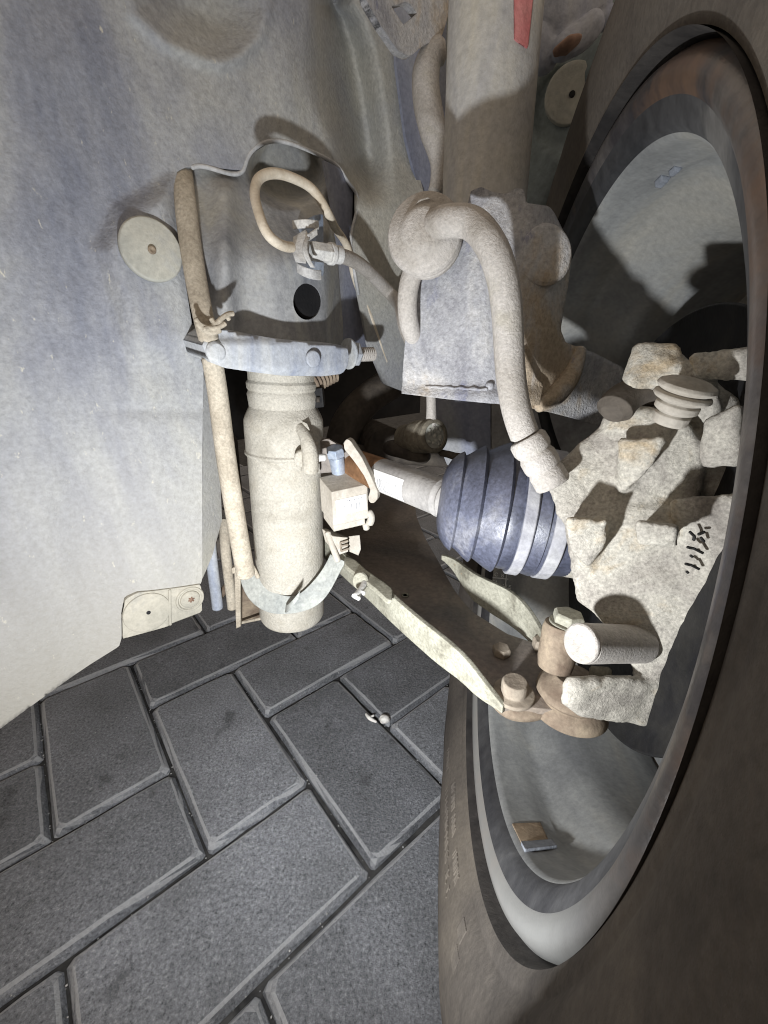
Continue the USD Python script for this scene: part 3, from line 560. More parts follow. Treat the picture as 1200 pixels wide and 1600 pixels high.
hw_ = [(7, -14), (8, -16), (7, -15), (4, -14), (-6, -15), (-10, -10), (-12, -6)]
part(st, 'band', ribbon([P(*q) for q in sc_], [P(q[0] + h[0], q[1] + h[1], q[2] + .004) - P(*q) for q, h in zip(sc_, hw_)], -.0012, n=36), M['grey_tape'], smooth=60)
part(st, 'fold', ribbon([P(446, 949, 0.3165), P(456, 944, .2998), P(468, 930, .3)], [P(447, 943, 0.3165) - P(446, 949, 0.3165)] * 3, -.0008, n=10), M['grey_tape'], smooth=60)
mb = thing('bent_metal_bracket', 'small rust-tinted bent metal bracket left of the canister bottom', 'bracket', base=P(374, 978, 0.346))
part(mb, 'upright', hullv([P(366, 893, 0.338), P(376, 895, 0.338), P(376, 979, 0.338), P(369, 982, 0.338), P(368, 893, 0.352), P(378, 897, 0.352), P(378, 975, 0.352), P(371, 978, 0.352)]), M['conduit'])
part(mb, 'back_plate', hullv([P(376, 905, 0.361), P(408, 915, 0.368), P(408, 965, 0.368), P(378, 974, 0.361), P(376, 905, 0.363), P(408, 915, 0.37), P(408, 965, 0.37), P(378, 974, 0.363)]), M['rust'])
part(mb, 'lower_edge', tube([P(377, 973, 0.351), P(410, 966, 0.349)], .0015, n=4, k=8), M['conduit'])
part(mb, 'clip', cat(box8(P(363, 897, 0.334), P(382, 890, 0.334) - P(363, 897, 0.334), V(0, 0, .006), V(0, .012, 0)), tube([P(392, 882, 0.334), P(398, 892, 0.332), P(403, 902, 0.332)], .002, n=8)), M['conduit'])
for (x0, y0, x1, y1, r, y, lab) in ((331, 878, 340, 950, .0053, .352, 'bluish grey drain hose end beside the liner screw'), (354, 875, 363, 950, .0048, .356, 'pinkish brown drain hose end next to the bent bracket')):
    h_ = thing('drain_hose', lab, 'hose', base=P(x1, y1, y), group='drain hoses under the liner')
    part(h_, 'hose', tube([P(x0 - 4, y0 - 60, y + .02), P(x0, y0, y), P((x0 + x1) / 2, (y0 + y1) / 2, y), P(x1, y1, y)], r, n=20), M['shelf'] if x0 < 340 else M['conduit'])
jk = thing('pipe_union', 'dusty brown pipe union and stub tucked behind the conduit', 'pipe fitting', base=P(352, 850, .37))
part(jk, 'body', casting([hull([P(340, 848, .37), P(362, 852, .37), P(352, 870, .368)], .006), hull([P(358, 690, .40), P(366, 770, .39)], .008)], length=.003), M['darktube'])
part(jk, 'stub', tube([P(356, 915, .372), P(340, 935, .365)], .004, n=6), M['rust'])
cn = thing('black_connector', 'small black electrical connector just right of the canister neck', 'connector', base=P(497, 630, .36))
part(cn, 'housing', hullv([P(487, 608, .355), P(503, 606, .352), P(506, 636, .352), P(488, 638, .355), P(490, 606, .375), P(506, 605, .372), P(508, 632, .372)]), M['black'])
part(cn, 'latch', hullv([P(494, 620, .352), P(500, 620, .351), P(500, 629, .351), P(494, 629, .352), P(497, 624, .349)]), M['darktube'])
part(cn, 'corrugated_sleeve', cat(*[revolve([(.006, i * .0034), (.0078, i * .0034 + .0017), (.006, i * .0034 + .0034)], P(488, 600, .36), FWD + V(0, 0, .35), k=20) for i in range(7)]), M['rust'])

# ------------------------------------------------------------------ brake pipe, clip and hose
bp = thing('brake_pipe', 'cream metal brake pipe bent in a loop above the hose clip', 'brake pipe', base=W(600, 560, 0.0))
part(bp, 'pipe', tube([W(456, 386, 0.0564), W(440, 383, 0.0608), W(420, 368, 0.0633), W(405, 335, 0.0567), W(398, 300, 0.0467), W(406, 278, 0.0412), W(424, 271, 0.0393), W(462, 280, 0.0365), W(490, 298, 0.0363), W(508, 325, 0.0376), W(528, 362, 0.01), W(545, 392, 0.0), W(552, 425, -0.004), W(570, 475, -0.003), W(588, 525, -0.002), W(602, 566, -0.002)], .0031, n=110, k=14), M['pipe'])
hc = thing('hose_clip', 'dusty white steel clip holding the pipe to the flexible hose', 'hose clip', base=W(490, 395, 0.0459))
part(hc, 'bracket', sheet([(492, 336), (505, 334), (506, 430), (494, 434), (490, 420), (494, 405), (494, 372)], lambda x, y: W(x, y, .045 - .0002 * (x - 490)), -WN * .030 + FWD * .003, step=5), M['bluesteel'])
part(hc, 'body', hullv([W(458, 370, 0.0468), W(478, 358, 0.0495), W(484, 372, 0.0572), W(478, 412, 0.0618), W(462, 410, 0.0557), W(456, 392, 0.0535), W(470, 390, 0.0361), W(486, 395, 0.0369)]), M['whiteclip'])
part(hc, 'spring_ear', cat(ribbon([W(459, 352, 0.0418), W(478, 350, 0.0512), W(496, 352, 0.0498)], [V(0, 0, .0025)] * 3, .0012, n=10), ribbon([W(466, 418, 0.052), W(484, 428, 0.062), W(500, 430, 0.06)], [V(0, 0, .003)] * 3, .0012, n=10), ribbon([W(480, 372, 0.0592), W(494, 362, 0.0567)], [V(0, 0, .002)] * 2, .0012, n=6), ribbon([W(480, 374, 0.0598), W(477, 396, 0.0651), W(488, 418, 0.065)], [FWD * .0016] * 3, .0012, n=10)), M['whiteclip'])
part(hc, 'fitting', cat(revolve([(.0001, 0), (.0058, 0), (.0064, .001), (.0064, .016), (.0001, .016)], W(484, 392, 0.0515), FWD, k=6), revolve([(.0058, .0), (.0072, .0015), (.0072, .0045), (.0056, .006), (.0060, .008), (.0060, .011), (.0050, .012)], W(512, 396, 0.0501), FWD, k=24)), M['whiteclip'])
BR = lambda x, y, yy: P(x, y, yy)
hs = thing('brake_hose', 'thick dusty brake hose arching from the strut grommet down to the caliper', 'brake hose', base=P(830, 700, .225))
part(hs, 'hose', tube([P(668, 358, .270), P(682, 351, .259), P(698, 346, .251), P(712, 345, .248), P(728, 346, .247), P(752, 362, .241), P(772, 394, .236), P(786, 440, .234), P(793, 500, .233), P(796, 560, .231), P(801, 610, .228), P(809, 648, .225), P(820, 680, .222)], [.0072, .0074, .0076, .0076, .0076, .0076], n=80, k=20), M['hose'])
part(hs, 'inner_run', tube([W(522, 398, .042), W(548, 405, .034), W(580, 428, .022), W(606, 455, .012), P(630, 490, .352), P(640, 522, .318), P(648, 535, .302), P(646, 528, .297), P(638, 500, .285), P(637, 460, .281), P(645, 425, .279), P(652, 408, .279)], [.0052, .0055, .0058, .0058, .006], n=80, k=16), M['hose'])
gax = unit(V(-.25, -1, .18))
g0 = P(664, 368, .268)
part(hs, 'grommet', revolve([(.0001, -.012), (.018, -.012), (.0195, -.009), (.0195, -.006), (.0180, -.0048), (.0180, -.003), (.0202, -.0015), (.0206, .001), (.0196, .0035), (.0150, .0065), (.0120, .008), (.0105, .0105), (.0080, .0118), (.0001, .012)], g0, gax, k=48), M['hose'])
part(hs, 'grommet_tab', cat(hullv([P(655, 312, .262), P(668, 308, .262), P(690, 320, .262), P(640, 330, .262), P(655, 312, .274), P(690, 322, .276), P(640, 330, .276)]), hullv([P(676, 333, .250), P(684, 326, .250), P(688, 331, .250), P(677, 352, .249), P(676, 340, .256), P(688, 335, .258)])), M['hose'])
fer = [P(822, 684, .2215), P(845, 725, .216), P(866, 760, .213)]
fa = fer[2] - fer[0]; FLn = np.linalg.norm(fa); pr = [(.0001, 0)]
for i in range(3): pr += [(.0088, i * FLn / 3), (.0099 - .0003 * i, i * FLn / 3 + FLn * .05), (.0101 - .0004 * i, i * FLn / 3 + FLn * .20), (.0094, i * FLn / 3 + FLn * .27), (.0086, i * FLn / 3 + FLn * .31)]
part(hs, 'ribbed_ferrule', revolve(pr + [(.0001, FLn)], fer[0], fa, k=28), M['hose'])

# ------------------------------------------------------------------ strut
sx = thing('suspension_strut', 'upright suspension strut tube with pale steel clamp bracket in the picture centre', 'strut', base=P(760, 600, .315))
s0, s1 = P(752, 380, .322), P(757, -120, .322)
s1 = V(s0[0] - .002, s0[1] + .006, s1[2] + .02)
SAX = s1 - s0; SL = np.linalg.norm(SAX); SR = .0262
tubep = part(sx, 'tube', revolve([(.0001, 0), (SR, 0), (SR, SL), (.0001, SL)], s0, SAX, k=64), M['strut'])
a_, e1_, e2_ = frame(SAX)
def tubept(px, py, r=SR):
    d = ray(px, py); o = EYE - s0; A = unit(SAX); dp = d - A * (d @ A); op = o - A * (o @ A)
    a, b, c = dp @ dp, 2 * dp @ op, op @ op - r * r; D = max(b * b - 4 * a * c, 0); return EYE + d * ((-b - math.sqrt(D)) / (2 * a))
part(tubep, 'red_label', sheet([(803, -60), (836, -60), (833, 0), (829, 40), (825, 76), (804, 62)], lambda x, y: tubept(min(x, 834), y, SR + .0006), V(-.0003, .001, 0), step=5), M['sticker'], label='faded red sticker with worn white print')
def brk(px, py):
    """The folded clamp: front web, rounded corner, then the web that leans back to the right."""
    y = .292 - .026 * sm(px, 636, 765) + .030 * sm(px, 800, 960) + .006 * sm(py, 430, 300)
    y += -.004 * math.exp(-((px - 850) / 30.) ** 2) * (1 - sm(py, 500, 600)) - .006 * sm(py, 596, 625) * (1 - sm(px, 800, 960))
    y += .0016 * (float(meshkit.fbm(V(px / 40., py / 55., 0), 3, 8)) - .5)
    return P(px, py, y)
B1 = [(642, 430), (700, 405), (722, 385), (728, 330), (736, 298), (752, 292), (770, 300), (790, 303), (808, 293), (819, 296), (822, 317), (858, 322), (866, 332), (876, 352), (891, 380), (893, 400), (889, 440), (882, 480), (876, 515), (884, 535), (930, 552), (975, 575), (968, 612), (950, 640), (945, 668), (900, 655), (850, 642), (800, 633), (760, 630), (700, 624), (627, 615), (630, 570), (634, 520), (638, 470)]
brp = part(sx, 'clamp_bracket', sheet(B1, brk, V(.004, .024, .0), step=6), M['bracket'], smooth=45)
part(brp, 'boss', revolve([(.0001, .0028), (.0105, .0026), (.0145, .0018), (.0160, .0002), (.0162, -.003)], brk(852, 398), V(.18, -1, .22), k=40), M['bracket'])
part(brp, 'weld_dot', revolve([(.0001, .002), (.002, .0016), (.0028, .0)], brk(765, 603), V(0, -1, 0), k=14), M['bracket'])
part(brp, 'stiffener', tube([brk(905, 545) + V(0, -.001, 0), brk(893, 580) + V(0, -.002, 0), brk(868, 615) + V(0, -.002, 0), brk(840, 634) + V(0, -.001, 0)], [.004, .006, .0065, .004], n=24), M['bracket'])
part(brp, 'weld_seam', tube([brk(665 + 6 * i, 604 + .7 * math.sin(i * 1.9) + .30 * i) + V(0, -.0001, 0) for i in range(17)], [.0008 + .0004 * (i % 3 == 1) for i in range(17)], n=70, k=8), M['bracket'])
part(brp, 'lower_ear', sheet([(800, 560), (815, 545), (835, 590), (845, 600), (840, 632), (800, 631)], lambda x, y: brk(x, y) + V(0, -.004, 0), V(0, .004, 0), step=5), M['bracket'])
lk = thing('stabiliser_link', 'pale dusty link rod standing just left of the strut tube', 'link rod', base=P(668, 290, .36))
part(lk, 'rod', tube([P(690, 78, .43), P(672, 92, .43), P(665, 130, .428), P(669, 170, .426), P(677, 205, .424), P(680, 300, .418)], [.0085, .0105, .0110, .0105, .0070, .006], n=50), M['hose'])

# upper bracket and body parts at the top
ub = thing('upper_body_bracket', 'pale steel body bracket with a square hole at the top edge', 'bracket', base=W(640, 60, .05))
part(ub, 'plate', sheet([(556, -70), (572, 0), (596, 42), (622, 80), (640, 89), (660, 72), (690, 58), (705, 10), (706, -70)], lambda x, y: W(x, y, .040 + .006 * sm(x, 640, 560)), -WN * .006, step=7, holes=[[(612, 10), (636, 2), (652, 21), (630, 39)]]), M['bracket'])

# rear liner behind the strut
RN = unit(V(-.35, -1, 0)); RA = V(.10, .455, .4)
def RW(px, py, off=0): d = ray(px, py); return EYE + d * ((RN @ (RA + RN * off - EYE)) / (RN @ d))
rl = thing('rear_arch_panel', 'dark teal inner arch panel seen between the strut and the tyre', 'arch panel', base=RW(850, 300))
def rl_off(x, y): return -.006 * (1 - sm(math.hypot((x - 880) / 52., (y - 175) / 75.), .75, 1.)) + .004 * (float(meshkit.fbm(V(x / 70., y / 90., 5), 3, 2)) - .5) + .012 * math.exp(-((x + .45 * y - 985) / 36.) ** 2)
part(rl, 'panel', sheet([(700, -90), (1060, -90), (1040, 100), (960, 330), (930, 560), (1000, 640), (1000, 705), (700, 705), (690, 600)], lambda x, y: RW(x, y, rl_off(x, y)), -RN * .003, step=9), M['liner_teal'], smooth=45)
rc = part(rl, 'round_clip', revolve([(.0001, .0028), (.0165, .0024), (.0195, .0008), (.0198, -.003)], RW(893, 146, .0075), RN + V(.06, 0, .02), k=44), M['cap'], label='olive round push clip')
part(rc, 'clip_hole', revolve([(.0001, .0007), (.0022, .0006), (.0024, -.001)], RW(894, 147, .0105), RN, k=14), M['black'])
lw = thing('lower_arch_panel', 'blue grey inner panel with a faint round plug above the axle boot', 'arch panel', base=P(730, 700, .43))
part(lw, 'panel', sheet([(672, 560), (790, 560), (772, 640), (768, 720), (700, 730), (688, 700)], lambda x, y: P(x, y, .435 - .0004 * (x - 672)), V(.003, .004, 0), step=8), M['liner_blue'])
part(lw, 'round_plug', revolve([(.0001, .001), (.0105, .0009), (.0118, .0002), (.012, -.001)], P(745, 682, .406), V(-.55, -1, .1), k=30), M['liner_blue'])
part(lw, 'side_panel', sheet([(768, 600), (980, 600), (985, 720), (960, 760), (900, 760), (768, 722)], lambda x, y: P(x, y, .365 + .00012 * (980 - x)), V(0, .004, 0), step=10), M['shaft'])
part(lw, 'dark_seam', tube([P(848, 640, .362), P(862, 690, .350), P(884, 740, .335)], .0045, n=14), M['black'])
su = thing('spring_seat', 'blue grey upper spring seat lobes at the top right of the strut', 'spring seat', base=P(890, 60, .44))
part(su, 'lobe', casting([hull([P(836, -40, .40), P(900, -40, .40), P(940, -40, .40), P(925, 20, .40), P(880, 45, .395), P(842, 40, .40)], .012), hull([P(842, 60, .395), P(858, 78, .395), P(850, 92, .395)], .009), hull([P(880, 74, .385), P(905, 62, .385), P(925, 40, .385)], .008), hull([P(930, 35, .395), P(955, 25, .395)], .006)], length=.004, amp=.0005), M['liner_blue'])
part(su, 'rust_patch', tube([P(868, 82, .372), P(885, 72, .370), P(902, 64, .372)], [.004, .007, .004], n=12, flat=.5), M['castdark'])

# ------------------------------------------------------------------ drive shaft
ds = thing('drive_shaft', 'drive shaft with ribbed blue-black rubber boot running to the wheel hub', 'drive shaft', base=WC + AX * -.05 + V(0, 0, -.05))
B0, BAX = WC - AX * .0545, AX
bq = [(.0150, -.003), (.0215, -.0015), (.0270, .001), (.0318, .0052), (.0336, .0078), (.0342, .0088), (.0336, .0095), (.0318, .0104), (.0330, .0125), (.0372, .0178), (.0392, .0208), (.0399, .0218), (.0392, .0226), (.0366, .0240), (.0378, .0262), (.0415, .0325), (.0433, .0362), (.0438, .0374), (.0431, .0382), (.0402, .0396), (.0408, .0425)]
boot = part(ds, 'boot', revolve(bq + [(.0405, 0.046), (.0420, 0.0465), (.0425, 0.0545), (.0410, 0.055), (.0418, 0.0585), (.0425, 0.062), (.0405, 0.063), (.0420, 0.065), (.0422, 0.069), (.0400, 0.0745), (.0390, 0.0845)], B0, BAX, k=120), M['boot'], smooth=26)
part(boot, 'clamp_band', revolve([(.0428, 0.047), (.0434, 0.0475), (.0434, 0.0537), (.0428, 0.0542)], B0, BAX, k=100), M['band'])
part(boot, 'clamp_band', revolve([(.0425, 0.0647), (.0430, 0.0651), (.0428, 0.0725), (.0420, 0.0731)], B0, BAX, k=100), M['band'])
part(ds, 'joint_housing', revolve([(.0385, .0725), (.0392, .0745), (.0390, .105), (.030, .110), (.0001, .110)], B0, BAX, k=60), M['cast'])
shA = B0 + AX * .004; shB = P(490, 703, .415); sax = shB - shA; shl = np.linalg.norm(sax)
shp = part(ds, 'shaft', revolve([(.0001, -.004), (.0142, -.004), (.0148, .0), (.0132, .002), (.0132, .0045), (.0142, .0065), (.0138, .009), (.0136, .01), (.0136, shl), (.0001, shl)], shA, sax, k=48), M['shaft'])
def s_along(px):
    return min(np.linspace(0, shl, 300), key=lambda s: abs(600 + FOC * ((shA + unit(sax) * s - EYE)[0]) / ((shA + unit(sax) * s - EYE) @ V(0, CA, -SA)) - px))
sa_, sb_, sc2 = s_along(649), s_along(601), s_along(597)
part(shp, 'rusty_section', revolve([(.0137, sc2), (.0139, sc2 + .0005), (.0139, shl - .001), (.0137, shl)], shA, sax, k=48), M['shaftrust'])
def arc_to(axis, base, target):
    a, e1, e2 = frame(axis); d = target - base; return math.atan2(d @ e2, d @ e1)
fc = arc_to(sax, shA, EYE + V(0, 0, -.12))
lb = part(shp, 'label', revolve([(.01385, sa_), (.01385, sb_)], shA, sax, k=24, arc=(fc - .62, fc + .72)), M['label'], smooth=True, label='white barcode label wrapped on the shaft')
bars, s_ = [], sa_ + .003
while s_ < sb_ - .003:
    w_ = rng.choice([.0004, .0006, .0009])
    bars.append(revolve([(.01392, s_), (.01392, s_ + w_)], shA, sax, k=9, arc=(fc - .5, fc + .3))); s_ += w_ + rng.choice([.0005, .0007, .0011])
part(lb, 'barcode', cat(*bars), M['ink'], smooth=True, kind='stuff')

# ------------------------------------------------------------------ control arm
ca = thing('control_arm', 'pressed steel lower control arm, dark top with pale dusty edges, ending at the ball joint', 'control arm', base=PZ(700, 960, .2))
ZT = .204
FPX = ((470, 800), (505, 838), (540, 869), (575, 898), (612, 931), (655, 968), (700, 1004), (722, 1024), (748, 1056), (770, 1084), (786, 1104))
front = [PZ(x, y, .222) for x, y in FPX[:8]] + [PZ(748, 1058, .216), PZ(770, 1088, .210), PZ(786, 1106, .206)]
rear = [PZ(x, y, .206) for x, y in ((655, 745), (650, 775), (653, 808), (668, 845), (690, 880), (718, 925), (742, 952), (795, 985), (848, 1002))]
tip = [PZ(x, y, .201) for x, y in ((872, 1030), (900, 1075), (905, 1110), (880, 1122), (840, 1117), (800, 1114))]
xy = [p[:2] for p in front] + [p[:2] for p in reversed(tip)] + [p[:2] for p in reversed(rear)]
pol = Polygon(xy).buffer(0)
if pol.geom_type != 'Polygon': pol = max(pol.geoms, key=lambda g: g.area)
S_ = 3000.
def plate_z(X, Y): return ZT + .004 * sm(Y, .22, .42) - .003 * math.exp(-((X - .03) ** 2 + (Y - .30) ** 2) / .0016)
pol = pol.buffer(-.0022)
part(ca, 'top_plate', sheet([(x * S_, y * S_) for x, y in pol.exterior.coords], lambda X, Y: V(X / S_, Y / S_, plate_z(X / S_, Y / S_)), V(0, 0, -.0045), step=16), M['arm'], smooth=40)
def wall_strip(top, zb, thick, n=40, ztop=None):
    c = resample(top, n); t = np.gradient(c[:, :2], axis=0); nn = np.c_[-t[:, 1], t[:, 0], np.zeros(n)]; nn /= np.linalg.norm(nn, axis=1)[:, None]
    lo = c.copy(); lo[:, 2] = zb if np.isscalar(zb) else np.interp(np.linspace(0, 1, n), np.linspace(0, 1, len(zb)), zb)
    v = np.stack([lo, c, c + nn * thick, lo + nn * thick], 1); return grid(v.reshape(-1, 3), n, 4, True)
FZ = [.222] * 7 + [.220, .216, .210, .206]
ft = [PZ(x, y, z) for (x, y), z in zip(FPX, FZ)]
part(ca, 'front_flange', wall_strip(ft, [.197] * 7 + [.1975, .1985, .1995, .2005], .003), M['flange'], smooth=40, label='pale dusty front flange')
rt = [PZ(x, y, .228) for x, y in ((690, 868), (706, 873), (735, 893), (770, 911), (800, 927), (832, 950), (860, 986))]
for i, p in enumerate(rt): p[2] = .228 - .012 * sm(i, 4, 6)
part(ca, 'rear_flange', wall_strip(rt, [.224, .212, .203, .200, .200, .200, .200], .003), M['flange'], smooth=40, label='dusty rear flange lit from the front')
part(ca, 'rolled_edge', tube([PZ(772, 1092, .200), PZ(788, 1108, .198), PZ(806, 1114, .197), PZ(850, 1110, .197), PZ(890, 1116, .197)], [.003, .0045, .005, .0045, .004], n=30), M['rust'])
part(ca, 'bolt', hexbolt(PZ(783, 1021, .2045), V(0, 0, 1), .0062, .0055), M['boltdust'])
part(ca, 'bolt', cat(revolve([(.0001, .011), (.0068, .011), (.0078, .0095), (.0078, .0035), (.0085, .0030), (.0122, .0026), (.0126, .0015), (.0122, 0)], PZ(802, 1086, .2040), V(0, 0, 1), k=28)), M['boltdust'])
part(ca, 'bolt', hexbolt(PZ(846, 1012, .2055), V(0, 0, 1), .0066, .0075), M['boltdust'])
part(ca, 'hole_ring', revolve([(.0018, 0), (.0026, .0008), (.0032, .0)], PZ(633, 930, plate_z(.02, .28) + .0005), V(0, 0, 1), k=16), M['flange'])
bj = thing('ball_joint', 'rust-brown ball joint with dust boot between the control arm and knuckle', 'ball joint', base=PZ(872, 1090, .2))
bc = PZ(873, 1092, .203)
part(bj, 'dust_boot', revolve([(.0001, -.014), (.018, -.014), (.0225, -.011), (.0215, -.006), (.0178, -.002), (.0205, .001), (.0198, .005), (.0150, .009), (.0115, .013), (.0001, .013)], bc + V(.008, .002, .002), V(.05, .1, 1), k=48), M['rust'])
part(bj, 'stud_housing', revolve([(.0001, -.012), (.0095, -.012), (.0105, -.006), (.0108, .012), (.0098, .016), (.0001, .016)], P(872, 1014, .197), V(.1, .2, 1), k=32), M['rust'])
part(bj, 'nut', hexbolt(P(886, 974, .200), V(.1, .1, 1), .0088, .007, washer=.0100), M['flange'])

# ------------------------------------------------------------------ height sensor
hsn = thing('level_sensor', 'pale dusty headlamp levelling sensor box with barcode label beside the canister', 'sensor', base=P(535, 830, .33))
o = P(518, 769, .322); a1 = P(574, 757, .330) - o; a2 = P(521, 822, .319) - o; a3 = P(499, 746, .342) - o
part(hsn, 'body', cat(box8(o, a1, a2, a3), box8(o + a2 * .98 + a1 * .02 + a3 * .05, a1 * .9, a2 * .22, a3 * .85)), M['sensor'], smooth=False)
nrm = unit(np.cross(a1, a2)); nrm = nrm if nrm[1] < 0 else -nrm
lbo = o + a1 * .30 + a2 * .40 + nrm * .0004
lp = part(hsn, 'label', box8(o + a1 * .10 + a2 * .26, a1 * .86, a2 * .46, nrm * .0005), M['label'], smooth=False)
bars, s_ = [], .0
while s_ < .52:
    w_ = rng.choice([.014, .02, .032]); bars.append(box8(o + a1 * (.28 + s_) + a2 * .46 + nrm * .0005, a1 * w_, a2 * .2, nrm * .0002)); s_ += w_ + rng.choice([.016, .024, .034])
for i in range(7): bars.append(box8(o + a1 * (.40 + i * .065) + a2 * .33 + nrm * .0005, a1 * .04, a2 * .03, nrm * .0002))
part(lp, 'barcode', cat(*bars), M['ink'], smooth=False, kind='stuff')
part(hsn, 'side_lug', cat(tube([P(576, 800, .330), P(580, 808, .330), P(577, 818, .330)], .0034, n=8), tube([P(571, 818, .33), P(573, 826, .33)], .003, n=5)), M['sensor'])
part(hsn, 'lever', sheet([(537, 692), (541, 686), (547, 688), (553, 697), (566, 716), (580, 745), (590, 768), (590, 779), (585, 786), (578, 786), (575, 778), (579, 766), (570, 745), (556, 724), (543, 708), (538, 702)], lambda x, y: P(x, y, .304 + .0001 * (x - 537)), V(.002, .006, 0), step=4), M['sensor'])
part(hsn, 'pivot_bolt', cat(hexbolt(P(525, 712, .345), V(-.1, -.25, 1), .0080, .0075), revolve([(.0062, -.022), (.0066, -.0), (.0001, 0)], P(525, 713, .346), V(-.1, -.25, 1), k=16)), M['bluesteel'])
part(hsn, 'mounting_arm', sheet([(498, 690), (512, 685), (545, 705), (572, 745), (575, 756), (550, 735), (500, 745), (496, 720)], lambda x, y: P(x, y, .350), V(0, .004, 0), step=6), M['arm'])
part(hsn, 'connector', cat(hullv([P(503, 826, .330), P(520, 838, .322), P(543, 840, .325), P(544, 862, .325), P(527, 868, .322), P(508, 846, .330), P(510, 826, .342), P(545, 840, .342)]), hullv([P(545, 838, .327), P(562, 836, .330), P(564, 858, .330), P(560, 868, .330), P(546, 862, .327), P(546, 840, .338), P(562, 850, .34)])), M['sensor'])
part(hsn, 'connector_latch', cat(*[tube([P(x0, y0, .3215), P(x1, y1, .3215)], .0009, n=3, k=6) for x0, y0, x1, y1 in ((532, 848, 544, 845), (532, 848, 533, 861), (533, 861, 545, 857), (534, 853, 544, 851))]), M['boltdust'])
part(hsn, 'link_rod', tube([P(512, 832, .326), P(520, 855, .322), P(528, 876, .320)], .0028, n=10), M['sensor'])
lb2 = thing('link_bracket', 'small pale bracket with screw clipped on the front flange of the arm', 'bracket', base=PZ(575, 920, .22))
F_ = lambda x, y, k=0: PZ(x, y, .222) + V(-.001, -.003 - k, 0)
part(lb2, 'strip', sheet([(556, 878), (572, 893), (600, 912), (613, 922), (613, 940), (606, 940), (590, 924), (565, 905), (540, 885), (540, 870)], lambda x, y: F_(x, y), V(.001, .0025, .002), step=5), M['flange'])
part(lb2, 'boss', revolve([(.0001, .003), (.0058, .003), (.0070, .0015), (.0070, -.003)], F_(566, 903, .001), V(-.3, -.6, .5), k=22), M['flange'])
part(lb2, 'screw', cat(tube([F_(558, 924, .004), F_(566, 915, .004), F_(572, 906, .002)], .0026, n=8), tube([F_(562, 915, .005), F_(572, 918, .005)], .0018, n=5), tube([F_(555, 921, .005), F_(564, 926, .005)], .0017, n=5)), M['whiteclip'])

# ------------------------------------------------------------------ knuckle and caliper
kn = thing('steering_knuckle', 'rough pale cast steering knuckle with clamp jaws at the hub', 'steering knuckle', base=P(930, 1110, .18))
kl = [([P(862, 742, .225), P(900, 712, .228), P(950, 668, .225), P(985, 665, .222), P(960, 810, .212), P(880, 800, .216)], .006),
      ([P(955, 660, .222), P(1000, 648, .215), P(1050, 655, .206), P(1090, 700, .198), P(1075, 800, .198), P(950, 800, .210)], .006),
      ([P(890, 800, .215), P(905, 880, .210), P(912, 935, .205), P(960, 960, .196), P(1010, 950, .190), P(1020, 820, .2), P(1090, 800, .19), P(1100, 900, .182)], .006),
      ([P(925, 930, .203), P(968, 965, .195), P(985, 1000, .190), P(1020, 1060, .182), P(1060, 1010, .182), P(1095, 900, .182), P(1000, 900, .195)], .006),
      ([P(888, 812, .190), P(944, 816, .187), P(944, 850, .189), P(918, 880, .193), P(892, 850, .194), P(890, 815, .205), P(940, 820, .203), P(918, 880, .205)], .0018) ,
      ([P(1000, 818, .170), P(1056, 824, .163), P(1052, 852, .164), P(996, 850, .171), P(1000, 830, .195), P(1050, 830, .19)], .0016),
      ([P(975, 690, .205), P(1030, 690, .193), P(1000, 735, .195), P(975, 760, .203)], .004),
      ([P(1085, 890, .184), P(1130, 880, .174), P(1112, 1010, .176), P(1050, 1110, .180), P(1055, 1010, .186)], .006),
      # lower jaw
      ([P(892, 1066, .172), P(888, 1095, .170), P(905, 1110, .170), P(950, 1118, .172), P(1005, 1122, .174), P(1020, 1070, .178), P(985, 1063, .176), P(920, 1068, .172)], .0045),
      ([P(1000, 1010, .188), P(1030, 1060, .180), P(1005, 1115, .176), P(1040, 1080, .180), P(1060, 1000, .186)], .006)]
kcut = [[P(994, 858, .150), P(1040, 860, .150), P(1046, 890, .150), P(1000, 884, .150), P(994, 858, .188), P(1040, 860, .184), P(1046, 890, .182), P(1000, 884, .186)]]
part(kn, 'casting', fused(kl, cuts=kcut), M['cast'], smooth=60)
bA = P(905, 1005, .168); bB = P(1000, 1006, .186)
part(kn, 'clamp_bolt_boss', revolve([(.0001, 0), (.0088, 0), (.0098, .0008), (.0100, .0020), (.0094, .0026), (.0100, .0032), (.0102, np.linalg.norm(bB - bA)), (.0001, np.linalg.norm(bB - bA))], bA, bB - bA, k=48), M['hose'])
part(kn, 'pin', tube([P(925, 1050, .19), P(952, 1052, .186)], .0035, n=6), M['flange'])
cp = thing('brake_caliper', 'pale rusty brake caliper with ribbed slide pin boot inside the rim', 'brake caliper', base=P(1060, 700, .19))
cl = [([P(985, 590, .222), P(1000, 548, .224), P(1050, 548, .218), P(1045, 590, .214), P(990, 600, .218)], .006),
      ([P(1090, 560, .200), P(1180, 555, .185), P(1180, 585, .185), P(1100, 580, .198)], .005),
      ([P(1050, 560, .225), P(1150, 640, .205), P(1150, 780, .195), P(1080, 700, .210), P(1000, 620, .228)], .006),
      ([P(1110, 660, .185), P(1150, 640, .178), P(1150, 720, .176), P(1105, 722, .183)], .004),
      ([P(1060, 790, .190), P(1150, 780, .175), P(1150, 960, .170), P(1070, 940, .184)], .005),
      ([P(1045, 690, .212), P(1150, 690, .196), P(1150, 830, .190), P(1060, 830, .204)], .005), ([P(1040, 575, .216), P(1110, 575, .204), P(1110, 650, .204), P(1040, 630, .216)], .005)]
part(cp, 'body', fused(cl, seed=4), M['cast'], smooth=60)
pA, pB = P(1044, 662, .190), P(1080, 592, .186); pax = pB - pA; pl = np.linalg.norm(pax)
